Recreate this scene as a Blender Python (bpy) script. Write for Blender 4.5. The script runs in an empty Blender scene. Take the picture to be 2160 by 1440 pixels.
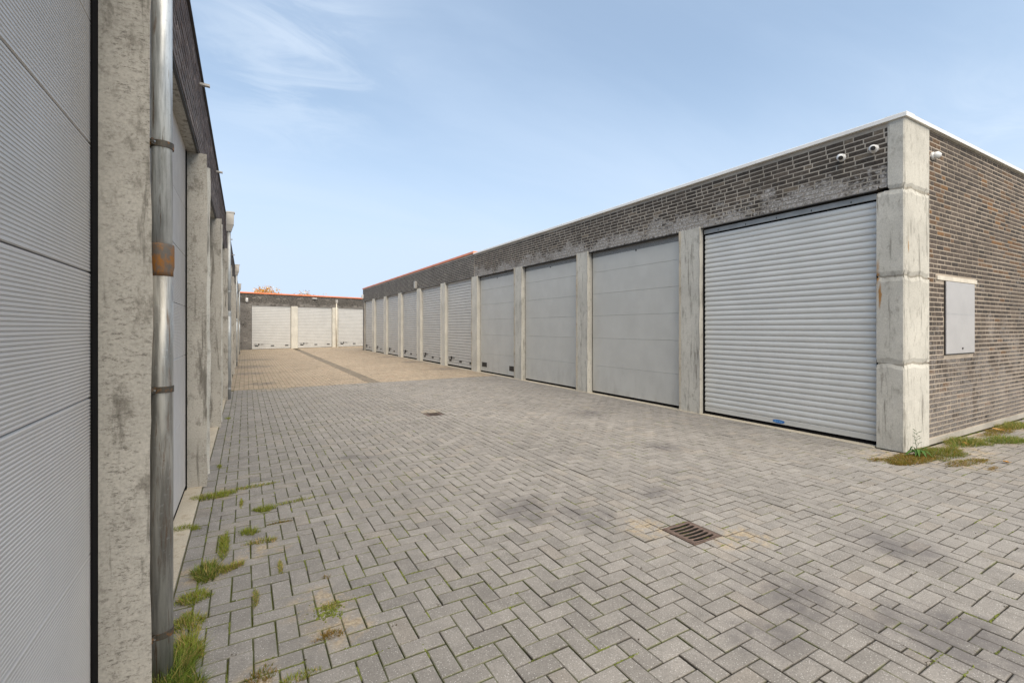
import bpy, math, random
from mathutils import Vector, Matrix, noise as mnoise
R = math.radians
random.seed(7)
sc = bpy.context.scene
col = sc.collection

# ------------------------------------------------------------------ camera
HEAD = math.atan(562 / 987)                      # heading, from the alley axis (+Y) towards +X
cam_data = bpy.data.cameras.new('camera')
cam_data.sensor_width = 36
cam_data.lens = 36 * 987 / 2160
cam_data.shift_y = -29 / 2160
cam_data.clip_start = 0.05
cam_data.clip_end = 2000
cam = bpy.data.objects.new('camera', cam_data)
cam.location = (0, 0, 1.5)
cam.rotation_euler = (R(90), 0, -HEAD)
col.objects.link(cam)
sc.camera = cam

# ------------------------------------------------------------------ sky, sun, exposure
SUN_DIR = Vector((-0.06, -0.80, 1.02)).normalized()
SUN_EL = math.asin(SUN_DIR.z)
SUN_ROT = math.atan2(SUN_DIR.x, SUN_DIR.y)
world = bpy.data.worlds.new('World')
sc.world = world
world.use_nodes = True
wt = world.node_tree
wt.nodes.clear()
def wn(t, **k):
    n = wt.nodes.new(t)
    for a, b in k.items(): setattr(n, a, b)
    return n
sky = wn('ShaderNodeTexSky', sky_type='NISHITA', sun_disc=False)
sky.sun_elevation = SUN_EL
sky.sun_rotation = SUN_ROT
sky.altitude = 0
sky.air_density = 1.0
sky.dust_density = 1.6
sky.ozone_density = 1.6
tc = wn('ShaderNodeTexCoord')
sep = wn('ShaderNodeSeparateXYZ')
wt.links.new(tc.outputs['Generated'], sep.inputs[0])
mx = wn('ShaderNodeMath', operation='MAXIMUM'); mx.inputs[1].default_value = 0.0
wt.links.new(sep.outputs['Z'], mx.inputs[0])
ad = wn('ShaderNodeMath', operation='ADD'); ad.inputs[1].default_value = 0.22
wt.links.new(mx.outputs[0], ad.inputs[0])
dv = wn('ShaderNodeVectorMath', operation='DIVIDE')
cb = wn('ShaderNodeCombineXYZ')
for i in range(3): wt.links.new(ad.outputs[0], cb.inputs[i])
wt.links.new(tc.outputs['Generated'], dv.inputs[0]); wt.links.new(cb.outputs[0], dv.inputs[1])
mp = wn('ShaderNodeMapping'); mp.inputs['Rotation'].default_value = (0, 0, R(25)); mp.inputs['Scale'].default_value = (0.8, 1.7, 1.0)
mp.inputs['Location'].default_value = (3.1, 1.4, 0)
wt.links.new(dv.outputs[0], mp.inputs[0])
nz = wn('ShaderNodeTexNoise'); nz.inputs['Scale'].default_value = 0.9; nz.inputs['Detail'].default_value = 9; nz.inputs['Roughness'].default_value = 0.56; nz.inputs['Distortion'].default_value = 0.35
wt.links.new(mp.outputs[0], nz.inputs['Vector'])
cr = wn('ShaderNodeMapRange', interpolation_type='SMOOTHSTEP')
cr.inputs['From Min'].default_value = 0.36; cr.inputs['From Max'].default_value = 0.78
cr.inputs['To Min'].default_value = 0.38; cr.inputs['To Max'].default_value = 0.60
wt.links.new(nz.outputs[0], cr.inputs['Value'])
# haze towards the horizon, all the way round
hz = wn('ShaderNodeMapRange', interpolation_type='SMOOTHSTEP')
hz.inputs['From Min'].default_value = 0.0; hz.inputs['From Max'].default_value = 0.50
hz.inputs['To Min'].default_value = 0.72; hz.inputs['To Max'].default_value = 0.0
wt.links.new(mx.outputs[0], hz.inputs['Value'])
# a faint torn wisp of cirrus high over the left row, and others like it elsewhere
def wisp(d, rad, amt):
    dn = wn('ShaderNodeVectorMath', operation='DISTANCE'); dn.inputs[1].default_value = Vector(d).normalized()
    wt.links.new(tc.outputs['Generated'], dn.inputs[0])
    m1 = wn('ShaderNodeMapRange', interpolation_type='SMOOTHSTEP')
    for k, q in zip(('From Min', 'From Max', 'To Min', 'To Max'), (0.0, rad, amt, 0)): m1.inputs[k].default_value = q
    wt.links.new(dn.outputs['Value'], m1.inputs['Value'])
    n2 = wn('ShaderNodeTexNoise'); n2.inputs['Scale'].default_value = 3.2; n2.inputs['Detail'].default_value = 12; n2.inputs['Roughness'].default_value = 0.62; n2.inputs['Distortion'].default_value = 0.8
    wt.links.new(mp.outputs[0], n2.inputs['Vector'])
    m2 = wn('ShaderNodeMapRange', interpolation_type='SMOOTHSTEP'); m2.inputs['From Min'].default_value = 0.42; m2.inputs['From Max'].default_value = 0.68
    wt.links.new(n2.outputs[0], m2.inputs['Value'])
    mm = wn('ShaderNodeMath', operation='MULTIPLY'); wt.links.new(m1.outputs[0], mm.inputs[0]); wt.links.new(m2.outputs[0], mm.inputs[1]); return mm.outputs[0]
wsum = None
for d, rad, amt in (((0.095, 1.085, 0.62), 0.26, 0.30), ((1.5, 0.4, 0.30), 0.30, 0.20), ((-1, -0.5, 0.7), 0.5, 0.4), ((0.5, -1, 0.6), 0.5, 0.4)):
    q = wisp(d, rad, amt)
    if wsum is None: wsum = q
    else:
        sa = wn('ShaderNodeMath', operation='ADD'); wt.links.new(wsum, sa.inputs[0]); wt.links.new(q, sa.inputs[1]); wsum = sa.outputs[0]
mxx = wn('ShaderNodeMath', operation='ADD', use_clamp=True)
wt.links.new(cr.outputs[0], mxx.inputs[0]); wt.links.new(hz.outputs[0], mxx.inputs[1])
SKY_K = 0.060
bsk = wn('ShaderNodeVectorMath', operation='MULTIPLY'); bsk.inputs[1].default_value = (1.01, 1.125, 1.09)
wt.links.new(sky.outputs[0], bsk.inputs[0])
mix = wn('ShaderNodeMix', data_type='RGBA')
mix.inputs['B'].default_value = (3.9, 4.75, 5.95, 1)
wt.links.new(mxx.outputs[0], mix.inputs['Factor'])
wt.links.new(bsk.outputs[0], mix.inputs['A'])
bg = wn('ShaderNodeBackground'); bg.inputs['Strength'].default_value = SKY_K
mix2 = wn('ShaderNodeMix', data_type='RGBA'); mix2.inputs['B'].default_value = (6.0, 6.5, 7.0, 1)
wt.links.new(wsum, mix2.inputs['Factor']); wt.links.new(mix.outputs['Result'], mix2.inputs['A'])
wt.links.new(mix2.outputs['Result'], bg.inputs['Color'])
out = wn('ShaderNodeOutputWorld'); wt.links.new(bg.outputs[0], out.inputs[0])

sd = bpy.data.lights.new('sun', 'SUN')
sd.energy = 1.7
sd.angle = R(70)
sd.color = (1.0, 0.88, 0.70)
sun = bpy.data.objects.new('sun', sd)
sun.rotation_euler = SUN_DIR.to_track_quat('Z', 'Y').to_euler()
sun.location = (0, -5, 20)
col.objects.link(sun)
sc.view_settings.view_transform = 'Standard'
sc.view_settings.look = 'None'
sc.view_settings.gamma = 1
sc.view_settings.use_curve_mapping = False
sc.view_settings.exposure = 1.56

# ------------------------------------------------------------------ helpers
def view_size(p):
    """size factor of a piece at world point p: 1/distance^2, 0 outside the frame"""
    x, y = p[0], p[1]
    f = x * math.sin(HEAD) + y * math.cos(HEAD)
    r = x * math.cos(HEAD) - y * math.sin(HEAD)
    if f < 0.5: return 0
    a = r / f; b = (1.5 - p[2]) / f * 987 + 691
    if abs(a) > 1.10 or b < -10 or b > 1450: return 0
    return 1.0 / (f * f)

def origin(o):
    v = Vector((0, 0, 0))
    while o is not None:
        v += o.location; o = o.parent
    return v

def mesh(name, V, F, mats, attr=None, mi=None, smooth=False):
    me = bpy.data.meshes.new(name)
    me.from_pydata(V, [], F)
    for m in (mats if isinstance(mats, (list, tuple)) else [mats]): me.materials.append(m)
    if attr:
        a = me.attributes.new('tone', 'FLOAT_VECTOR', 'POINT')
        flat = [c for v in attr for c in v]
        a.data.foreach_set('vector', flat)
    if mi: me.polygons.foreach_set('material_index', mi)
    if smooth: me.polygons.foreach_set('use_smooth', [True] * len(me.polygons))
    me.update()
    return me

def tag(o, label=None, cat=None, group=None, kind=None):
    if label: o['label'] = label
    if cat: o['category'] = cat
    if group: o['group'] = group
    if kind: o['kind'] = kind
    return o

def empty(name, loc, label=None, cat=None, group=None):
    o = bpy.data.objects.new(name, None); o.location = loc; o.empty_display_size = 0.2
    col.objects.link(o)
    return tag(o, label, cat, group)

def place(name, me, parent=None, loc=None, rot=None):
    """loc in world space"""
    o = bpy.data.objects.new(name, me); col.objects.link(o)
    w = Vector(loc) if loc is not None else Vector((0, 0, 0))
    if parent is not None:
        o.parent = parent; o.location = w - origin(parent)
    else: o.location = w
    if rot is not None: o.rotation_euler = rot
    return o

class MB:
    """collects geometry in world space"""
    def __init__(s): s.V = []; s.F = []; s.M = []; s.A = []
    def add(s, V, F, m=0, a=(0.5, 0, 0)):
        b = len(s.V); s.V += [tuple(v) for v in V]; s.F += [tuple(i + b for i in f) for f in F]; s.M += [m] * len(F); s.A += [a] * len(V)
    def build(s, name, mats, parent=None, kind=None, smooth=False, attr=False):
        c = Vector((0, 0, 0))
        if s.V:
            xs = [v[0] for v in s.V]; ys = [v[1] for v in s.V]; zs = [v[2] for v in s.V]
            c = Vector(((min(xs) + max(xs)) / 2, (min(ys) + max(ys)) / 2, min(zs)))
        V = [(v[0] - c.x, v[1] - c.y, v[2] - c.z) for v in s.V]
        me = mesh(name, V, s.F, mats, s.A if attr else None, s.M, smooth)
        o = place(name, me, parent, c)
        if kind: o['kind'] = kind
        return o

BOXF = [(0, 3, 2, 1), (4, 5, 6, 7), (0, 1, 5, 4), (1, 2, 6, 5), (2, 3, 7, 6), (3, 0, 4, 7)]
class Frame:
    """local frame of a facade: s along it, d outwards, z up"""
    def __init__(s, P, t, n): s.P = Vector((P[0], P[1], 0)); s.t = Vector((t[0], t[1], 0)).normalized(); s.n = Vector((n[0], n[1], 0)).normalized()
    def w(s, a, d, z): return s.P + s.t * a + s.n * d + Vector((0, 0, z))
    def box(s, mb, a0, a1, d0, d1, z0, z1, m=0, att=(0.5, 0, 0)):
        V = [s.w(a, d, z) for z in (z0, z1) for a, d in ((a0, d0), (a1, d0), (a1, d1), (a0, d1))]
        mb.add(V, BOXF, m, att)
    def one(s, name, mat, parent, *b, **k):
        mb = MB(); s.box(mb, *b); return mb.build(name, mat, parent, **k)
    def mat3(s): return Matrix((Vector((0, 0, 1)).cross(s.n), Vector((0, 0, 1)), s.n)).transposed()   # local x=t, y=z-up, z=n

def tube(mb, pts, rad, seg=16, m=0, cap=True, att=(0.5, 0, 0)):
    """pts list of Vectors, rad list"""
    if not isinstance(rad, (list, tuple)): rad = [rad] * len(pts)
    V = []; F = []
    for i, p in enumerate(pts):
        a = pts[max(i - 1, 0)]; b = pts[min(i + 1, len(pts) - 1)]
        d = (Vector(b) - Vector(a)).normalized()
        u = d.cross(Vector((0.13, 0.31, 0.94)) if abs(d.z) < 0.8 else Vector((1, 0, 0))).normalized(); v = d.cross(u)
        for k in range(seg):
            th = 2 * math.pi * k / seg
            V.append(Vector(p) + (u * math.cos(th) + v * math.sin(th)) * rad[i])
    for i in range(len(pts) - 1):
        for k in range(seg):
            k2 = (k + 1) % seg
            F.append((i * seg + k, i * seg + k2, (i + 1) * seg + k2, (i + 1) * seg + k))
    if cap:
        F.append(tuple(range(seg - 1, -1, -1))); F.append(tuple((len(pts) - 1) * seg + k for k in range(seg)))
    mb.add(V, F, m, att)

# ------------------------------------------------------------------ materials
class G:
    def __init__(s, name):
        s.m = bpy.data.materials.new(name); s.m.use_nodes = True
        s.t = s.m.node_tree; s.b = s.t.nodes['Principled BSDF']; s.g = None
    def n(s, typ, **k):
        x = s.t.nodes.new(typ)
        for a, b in k.items(): setattr(x, a, b)
        return x
    def l(s, a, b): s.t.links.new(a, b)
    def put(s, sock, v):
        if isinstance(v, bpy.types.NodeSocket): s.l(v, sock)
        elif isinstance(v, (tuple, list)) and len(v) == 3 and sock.type == 'RGBA': sock.default_value = (*v, 1)
        else: sock.default_value = v
    def pos(s):
        if s.g is None: s.g = s.n('ShaderNodeNewGeometry')
        return s.g.outputs['Position']
    def noise(s, scale, detail=4, rough=0.55, vec=None, sc3=None, dist=0):
        x = s.n('ShaderNodeTexNoise'); x.inputs['Scale'].default_value = scale; x.inputs['Detail'].default_value = detail; x.inputs['Roughness'].default_value = rough; x.inputs['Distortion'].default_value = dist
        v = vec or s.pos()
        if sc3:
            mpn = s.n('ShaderNodeMapping'); mpn.inputs['Scale'].default_value = sc3; s.l(v, mpn.inputs[0]); v = mpn.outputs[0]
        s.l(v, x.inputs['Vector']); return x.outputs[0]
    def mr(s, v, a, b, c=0.0, d=1.0, smooth=True):
        x = s.n('ShaderNodeMapRange', interpolation_type='SMOOTHSTEP' if smooth else 'LINEAR')
        for k, q in zip(('From Min', 'From Max', 'To Min', 'To Max'), (a, b, c, d)): x.inputs[k].default_value = q
        s.put(x.inputs['Value'], v); return x.outputs[0]
    def math(s, op, a, b=0.0, clamp=False):
        x = s.n('ShaderNodeMath', operation=op, use_clamp=clamp); s.put(x.inputs[0], a); s.put(x.inputs[1], b); return x.outputs[0]
    def mix(s, f, a, b, mode='MIX'):
        x = s.n('ShaderNodeMix', data_type='RGBA', blend_type=mode); s.put(x.inputs['Factor'], f); s.put(x.inputs['A'], a); s.put(x.inputs['B'], b); return x.outputs['Result']
    def scale(s, c, f):
        x = s.n('ShaderNodeVectorMath', operation='SCALE'); s.put(x.inputs[0], c); s.put(x.inputs['Scale'], f); return x.outputs[0]
    def rgb(s, c):
        x = s.n('ShaderNodeRGB'); x.outputs[0].default_value = (*c, 1); return x.outputs[0]
    def tone(s):
        x = s.n('ShaderNodeAttribute', attribute_name='tone'); y = s.n('ShaderNodeSeparateXYZ'); s.l(x.outputs['Vector'], y.inputs[0]); return y.outputs
    def xyz(s):
        y = s.n('ShaderNodeSeparateXYZ'); s.l(s.pos(), y.inputs[0]); return y.outputs
    def blobs(s, L, warp):
        """soft blots at world spots (x, y, z, r)"""
        tot = None
        for (x, y, z, r) in L:
            d = s.n('ShaderNodeVectorMath', operation='DISTANCE'); s.l(warp, d.inputs[0]); d.inputs[1].default_value = (x, y, z)
            k = s.mr(d.outputs['Value'], r * 0.35, r, 1, 0)
            tot = k if tot is None else s.math('MAXIMUM', tot, k)
        return tot
    def warp(s, amt, scale):
        x = s.n('ShaderNodeTexNoise'); x.inputs['Scale'].default_value = scale; x.inputs['Detail'].default_value = 4
        s.l(s.pos(), x.inputs['Vector'])
        a = s.n('ShaderNodeVectorMath', operation='SUBTRACT'); s.l(x.outputs['Color'], a.inputs[0]); a.inputs[1].default_value = (0.5, 0.5, 0.5)
        b = s.n('ShaderNodeVectorMath', operation='SCALE'); s.l(a.outputs[0], b.inputs[0]); b.inputs['Scale'].default_value = amt
        c = s.n('ShaderNodeVectorMath', operation='ADD'); s.l(s.pos(), c.inputs[0]); s.l(b.outputs[0], c.inputs[1]); return c.outputs[0]
    def done(s, color, rough=0.85, metal=0.0, bump=None, bstr=0.3, bdist=0.002, spec=None):
        s.put(s.b.inputs['Base Color'], color); s.put(s.b.inputs['Roughness'], rough); s.put(s.b.inputs['Metallic'], metal)
        if spec is not None: s.b.inputs['Specular IOR Level'].default_value = spec
        if bump is not None:
            x = s.n('ShaderNodeBump'); x.inputs['Strength'].default_value = bstr; x.inputs['Distance'].default_value = bdist
            s.l(bump, x.inputs['Height']); s.l(x.outputs[0], s.b.inputs['Normal'])
        return s.m

def simple(name, c, rough=0.6, metal=0.0, var=0.12, nscale=6.0, bumpy=0.0):
    g = G(name); f = g.mr(g.noise(nscale, 5, 0.6), 0.3, 0.7, 1 - var, 1 + var)
    return g.done(g.scale(g.rgb(c), f), rough, metal, g.noise(220, 2) if bumpy else None, bumpy, 0.001)

def paver_mat(name, base, warm, oil=(), sand=(), speck=1.0):
    g = G(name); T = g.tone()
    w = g.warp(0.35, 3.0)
    wl = g.warp(0.5, 1.2)
    c = g.mix(g.mr(T[0], 0, 1, 0, 1, False), g.rgb(tuple(x * 0.84 for x in base)), g.rgb(tuple(x * 1.13 for x in base)))
    c = g.mix(g.math('MULTIPLY', T[1], 0.45), c, g.rgb(warm))
    big = g.mr(g.noise(0.7, 4, 0.6), 0.33, 0.68, 0.93, 1.05)
    med = g.mr(g.noise(7, 4, 0.6), 0.3, 0.7, 0.90, 1.09)
    fine = g.mr(g.noise(150, 3, 0.7), 0.3, 0.7, 0.80, 1.20)
    c = g.scale(c, g.math('MULTIPLY', g.math('MULTIPLY', big, med), fine))
    # exposed light and dark grains of the aggregate
    v = g.n('ShaderNodeTexVoronoi'); v.inputs['Scale'].default_value = 165; g.l(g.pos(), v.inputs['Vector'])
    sepc = g.n('ShaderNodeSeparateColor'); g.l(v.outputs['Color'], sepc.inputs[0])
    dot = g.math('MULTIPLY', g.mr(v.outputs['Distance'], 0.18, 0.42, 1, 0), g.mr(sepc.outputs[0], 0.80, 0.84))
    c = g.mix(g.math('MULTIPLY', dot, 0.75 * speck), c, (0.68, 0.66, 0.62))
    dot2 = g.math('MULTIPLY', g.mr(v.outputs['Distance'], 0.2, 0.5, 1, 0), g.mr(sepc.outputs[1], 0.84, 0.88))
    c = g.mix(g.math('MULTIPLY', dot2, 0.45 * speck), c, (0.09, 0.085, 0.08))
    # blots of old oil and damp
    rnd = g.mr(g.noise(4.5, 6, 0.7), 0.56, 0.70, 0, 0.40)
    c = g.mix(rnd, c, g.scale(c, 0.62))
    # pale dusty scuffs
    c = g.mix(g.mr(g.noise(3.1, 5, 0.6, sc3=(1, 0.5, 1)), 0.58, 0.72, 0, 0.30), c, g.scale(c, 1.28))
    if oil:
        c = g.mix(g.math('MULTIPLY', g.math('MULTIPLY', g.blobs(oil, w), g.mr(g.noise(5, 6, 0.7), 0.36, 0.62, 0.2, 1)), 0.62), c, (0.095, 0.086, 0.088))
    if sand:
        k = g.math('MULTIPLY', g.blobs(sand, w), g.mr(g.noise(9, 6, 0.75), 0.42, 0.62, 0.0, 1))
        c = g.mix(g.math('MULTIPLY', k, 0.8), c, g.mix(g.mr(g.noise(60, 3), 0.35, 0.65), (0.27, 0.20, 0.12), (0.46, 0.37, 0.25)))
    c = g.mix(g.math('MULTIPLY', T[2], 0.72), c, g.mix(g.mr(g.math('ADD', g.noise(4.0, 5, 0.7), g.mr(g.xyz()[0], -0.4, 3.0, 0.16, 0.0)), 0.52, 0.62), (0.040, 0.034, 0.024), (0.085, 0.10, 0.015)))      # grime on the arrises and sides
    return g.done(c, 0.88, 0, g.noise(190, 4, 0.7), 0.5, 0.0025, 0.35)

OIL = [(2.0, 3.3, 0, .42), (4.62, 4.21, 0, .35), (3.26, 3.03, 0, .28), (2.64, 1.54, 0, .40), (2.95, 0.95, 0, .42), (2.35, 2.95, 0, .3), (5.2, 6.5, 0, .45), (1.1, 5.6, 0, .25), (3.9, 1.5, 0, .35), (2.2, 1.35, 0, .25)]
SAND = [(2.62, 2.56, 0, .27), (3.12, 2.12, 0, .24), (2.95, 2.12, 0, .22), (0.36, 2.75, 0, .20), (0.38, 2.45, 0, .20), (0.10, 3.55, 0, .18), (-0.25, 3.45, 0, .22), (6.6, 2.5, 0, .55), (7.6, 2.3, 0, .55), (8.8, 2.35, 0, .6), (10.2, 2.3, 0, .6), (6.9, 1.95, 0, .3), (-0.2, 5.0, 0, .25), (0.05, 2.25, 0, .15), (2.9, 8.0, 0, .25), (0.6, 12.9, 0, .6)]
M = {}
M['paver'] = paver_mat('grey_concrete_paver', (0.250, 0.229, 0.207), (0.285, 0.248, 0.208), OIL, SAND)
M['paver_tan'] = paver_mat('tan_concrete_paver', (0.345, 0.275, 0.20), (0.38, 0.27, 0.19), [(0.4, 14.2, 0, .5), (0.2, 20.5, 0, 1.1), (0.1, 17.6, 0, .7), (0.3, 25, 0, 1.1), (6.3, 16, 0, .7), (6.4, 20, 0, .7), (6.4, 24, 0, .7)], (), 0.4)
M['paver_brown'] = paver_mat('brown_concrete_paver', (0.20, 0.165, 0.125), (0.24, 0.19, 0.14), (), (), 0.4)

def joint_mat(name, soil, mossy):
    g = G(name); x = g.xyz()
    near = g.math('ADD', g.mr(x[0], -0.4, 3.0, 0.24, 0.0), g.mr(x[1], 1.0, 9.0, 0.06, -0.05))
    mo = g.mr(g.math('ADD', g.noise(4.0, 5, 0.7), near), 0.53, 0.63, 0, mossy)
    c = g.mix(g.noise(60, 4), g.rgb(tuple(v * 0.6 for v in soil)), g.rgb(tuple(v * 1.4 for v in soil)))
    c = g.mix(mo, c, g.mix(g.noise(90, 3), (0.07, 0.085, 0.012), (0.19, 0.21, 0.03)))
    return g.done(c, 0.95, 0, g.noise(160, 4), 0.8, 0.004, 0.2)
M['soil'] = joint_mat('joint_soil', (0.030, 0.025, 0.018), 0.9)
M['soil_tan'] = joint_mat('tan_joint_soil', (0.07, 0.055, 0.036), 0.2)

def brick_mat(name, c1, c2, c3, bloom=0.0, bl=None, z0=3.3, z1=3.8, speck=0.5):
    g = G(name); T = g.tone(); x = g.xyz()
    c = g.mix(T[0], g.rgb(c1), g.rgb(c2))
    c = g.mix(T[1], c, g.rgb(c3))
    c = g.scale(c, g.mr(g.noise(26, 5, 0.7), 0.3, 0.7, 0.72, 1.28))
    c = g.mix(g.mr(g.noise(75, 3, 0.6), 0.60, 0.74, 0, speck), c, (0.30, 0.265, 0.235))
    f = bloomf(g, x, bloom, z0, z1)
    if f is not None: c = g.mix(f, c, g.mix(g.mr(g.noise(30, 6, 0.75, sc3=(1, 1, 1.8)), 0.38, 0.62), bl or (0.24, 0.222, 0.205), (0.62, 0.59, 0.56)))
    return g.done(c, 0.85, 0, g.noise(90, 4, 0.7), 0.4, 0.003, 0.3)
def bloomf(g, x, bloom, z0, z1):
    if bloom <= 0: return None
    st = g.noise(1.9, 6, 0.68, sc3=(1, 1, 1.3))
    fn = g.noise(17, 5, 0.7)
    a = g.math('ADD', g.math('MULTIPLY', st, 0.62), g.math('MULTIPLY', fn, 0.38))
    a = g.math('ADD', a, g.mr(x[2], z0, z1, 0.095, -0.13, False))
    return g.math('MULTIPLY', g.mr(a, 0.49, 0.60, 0, bloom), g.mr(g.noise(48, 5, 0.75), 0.36, 0.56, 0.55, 1))
def mortar_mat(name, c, bloom=0.0, z0=3.3, z1=3.8):
    g = G(name); x = g.xyz()
    k = g.mix(g.noise(40, 5, 0.7), g.rgb(tuple(v * 0.72 for v in c)), g.rgb(tuple(v * 1.25 for v in c)))
    k = g.scale(k, g.mr(g.noise(1.3, 4), 0.3, 0.7, 0.82, 1.15))
    f = bloomf(g, x, bloom, z0, z1)
    if f is not None: k = g.mix(g.math('MULTIPLY', f, 0.8), k, (0.20, 0.185, 0.17))
    return g.done(k, 0.92, 0, g.noise(120, 4), 0.7, 0.003, 0.2)
M['brick_near'] = brick_mat('brown_brick_with_bloom', (0.040, 0.032, 0.026), (0.100, 0.080, 0.063), (0.15, 0.12, 0.09), 0.82)
M['mortar_near'] = mortar_mat('pale_mortar', (0.38, 0.335, 0.28), 0.8)
M['brick_end'] = brick_mat('brown_brick', (0.045, 0.036, 0.030), (0.115, 0.088, 0.070), (0.17, 0.090, 0.038), 0.32, (0.14, 0.115, 0.105), 0.4, 3.0, 0.35)
M['mortar_end'] = mortar_mat('beige_mortar', (0.38, 0.32, 0.26))
M['brick_mid'] = brick_mat('grey_brown_brick', (0.040, 0.034, 0.030), (0.095, 0.080, 0.068), (0.14, 0.12, 0.1), 0.32, None, 3.05, 3.5)
M['mortar_mid'] = mortar_mat('grey_mortar', (0.38, 0.35, 0.305))
M['brick_far'] = brick_mat('near_black_brick', (0.020, 0.018, 0.018), (0.075, 0.066, 0.060), (0.2, 0.18, 0.16), 0.40, None, 3.0, 3.6)
M['mortar_far'] = mortar_mat('dark_mortar', (0.22, 0.20, 0.175))
M['brick_left'] = brick_mat('purple_brown_brick', (0.062, 0.044, 0.038), (0.135, 0.098, 0.084), (0.17, 0.13, 0.11), 0.15)
M['mortar_left'] = mortar_mat('brown_mortar_with_joint_shade', (0.060, 0.047, 0.040))  # darkened: recess shade between the courses is put into the mortar colour

def concrete_mat(name, base, dark, streak=0.5, pores=0.6, mott=0.5, rust=(), pit=0.0):
    g = G(name)
    c = g.mix(g.mr(g.noise(1.6, 5, 0.6), 0.3, 0.7), g.rgb(tuple(v * 0.88 for v in base)), g.rgb(tuple(v * 1.08 for v in base)))
    c = g.mix(g.mr(g.noise(11, 6, 0.7, sc3=(1, 1, 0.5)), 0.52, 0.68, 0, mott), c, g.rgb(dark))
    c = g.mix(g.mr(g.noise(13, 6, 0.65, sc3=(1, 1, 0.09), dist=0.3), 0.55, 0.68, 0, streak), c, g.rgb(tuple(v * 0.75 for v in dark)))
    c = g.mix(g.mr(g.noise(55, 5, 0.72), 0.60, 0.72, 0, pores), c, g.rgb(tuple(v * 0.55 for v in dark)))
    if pit: c = g.mix(g.math('MULTIPLY', g.mr(g.noise(38, 9, 0.86, sc3=(1, 1, 2.2)), 0.50, 0.62, 0, pit), g.mr(g.noise(9, 5, 0.6, sc3=(1, 1, .16)), 0.40, 0.6, 0.25, 1)), c, g.rgb(tuple(v * 0.7 for v in dark)))
    c = g.scale(c, g.mr(g.noise(95, 3), 0.3, 0.7, 0.90, 1.10))
    if rust:
        w = g.warp(0.05, 6)
        mpn = g.n('ShaderNodeMapping'); mpn.inputs['Scale'].default_value = (1, 1, 0.10); g.l(w, mpn.inputs[0])
        k = g.blobs([(x, y, z * 0.10, r) for x, y, z, r in rust], mpn.outputs[0])
        c = g.mix(g.math('MULTIPLY', k, 0.9), c, g.mix(g.noise(40, 3), (0.42, 0.17, 0.02), (0.22, 0.12, 0.03)))
    h = g.math('SUBTRACT', g.math('MULTIPLY', g.noise(18, 5), 0.8), g.mr(g.noise(55, 5, 0.72), 0.60, 0.72, 0, 0.5))
    return g.done(c, 0.86, 0, h, 0.55, 0.005, 0.3)
M['concrete'] = concrete_mat('pale_concrete', (0.52, 0.495, 0.44), (0.26, 0.24, 0.205), 0.85, 0.55, 0.6, [(6.9, 2.83, 2.12, .035), (6.88, 2.80, 1.9, .022), (6.98, 2.55, 2.5, .014)])
M['concrete_mid'] = concrete_mat('cream_concrete', (0.57, 0.54, 0.475), (0.38, 0.35, 0.29), 0.25, 0.2, 0.2)
M['concrete_left'] = concrete_mat('weathered_concrete', (0.445, 0.415, 0.365), (0.165, 0.148, 0.122), 0.85, 0.85, 0.75, pit=0.85)
M['concrete_rough'] = concrete_mat('broken_concrete_edge', (0.33, 0.30, 0.25), (0.14, 0.125, 0.10), 0.5, 0.9, 0.8)
M['sill'] = concrete_mat('sandy_concrete_sill', (0.50, 0.44, 0.345), (0.28, 0.20, 0.12), 0.1, 0.4, 0.45)

def metal_door(name, c, rough=0.42, metal=0.25, dirt=0.12):
    g = G(name); x = g.xyz()
    k = g.scale(g.rgb(c), g.mr(g.noise(2.2, 4), 0.3, 0.7, 0.96, 1.04))
    d = g.math('MULTIPLY', g.mr(x[2], 0.0, 0.9, 1, 0.1), g.mr(g.noise(5, 6, 0.7, sc3=(1, 1, 0.35)), 0.42, 0.7))
    k = g.mix(g.math('MULTIPLY', d, dirt * 2.2), k, (0.20, 0.17, 0.14))
    return g.done(k, g.mr(g.noise(8, 5), 0.3, 0.7, rough - 0.06, rough + 0.08), metal)
M['door_left'] = metal_door('silver_grey_door', (0.515, 0.485, 0.455), 0.42, 0.12, 0.05)
M['door_grey'] = metal_door('light_grey_door', (0.53, 0.52, 0.485), 0.42, 0.15, 0.10)
M['roller'] = metal_door('silver_shutter_slat', (0.575, 0.572, 0.55), 0.38, 0.10, 0.0)
M['door_slat'] = metal_door('pale_grey_slat', (0.56, 0.545, 0.515), 0.5, 0.1, 0.10)
M['door_white'] = metal_door('off_white_slat', (0.55, 0.54, 0.52), 0.5, 0.05, 0.08)
M['rubber'] = simple('black_rubber', (0.006, 0.0055, 0.006), 0.9); M['rubber'].node_tree.nodes['Principled BSDF'].inputs['Specular IOR Level'].default_value = 0.1
M['black'] = simple('black_plastic', (0.018, 0.017, 0.016), 0.45)
M['dark'] = simple('dark_interior_and_slot_shade', (0.02, 0.018, 0.016), 0.9)
M['steel'] = simple('dark_steel', (0.055, 0.05, 0.046), 0.5, 0.5)
M['box'] = simple('grey_box_rail', (0.32, 0.32, 0.31), 0.45, 0.3)
M['coping'] = simple('white_roof_trim', (0.80, 0.775, 0.735), 0.45, 0, 0.05, 2)
M['coping_orange'] = simple('orange_roof_trim', (0.76, 0.24, 0.11), 0.5, 0, 0.08, 2)
M['coping_dark'] = simple('dark_roof_trim', (0.05, 0.045, 0.045), 0.5, 0.2)
M['white'] = simple('white_plastic', (0.72, 0.71, 0.70), 0.35, 0, 0.04)
M['zinc'] = simple('grey_zinc', (0.46, 0.47, 0.465), 0.45, 0.35)
M['lampgrey'] = simple('grey_lamp', (0.40, 0.38, 0.35), 0.5)
M['roof'] = simple('roof_gravel', (0.16, 0.15, 0.14), 0.95, 0, 0.25, 12)
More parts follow.
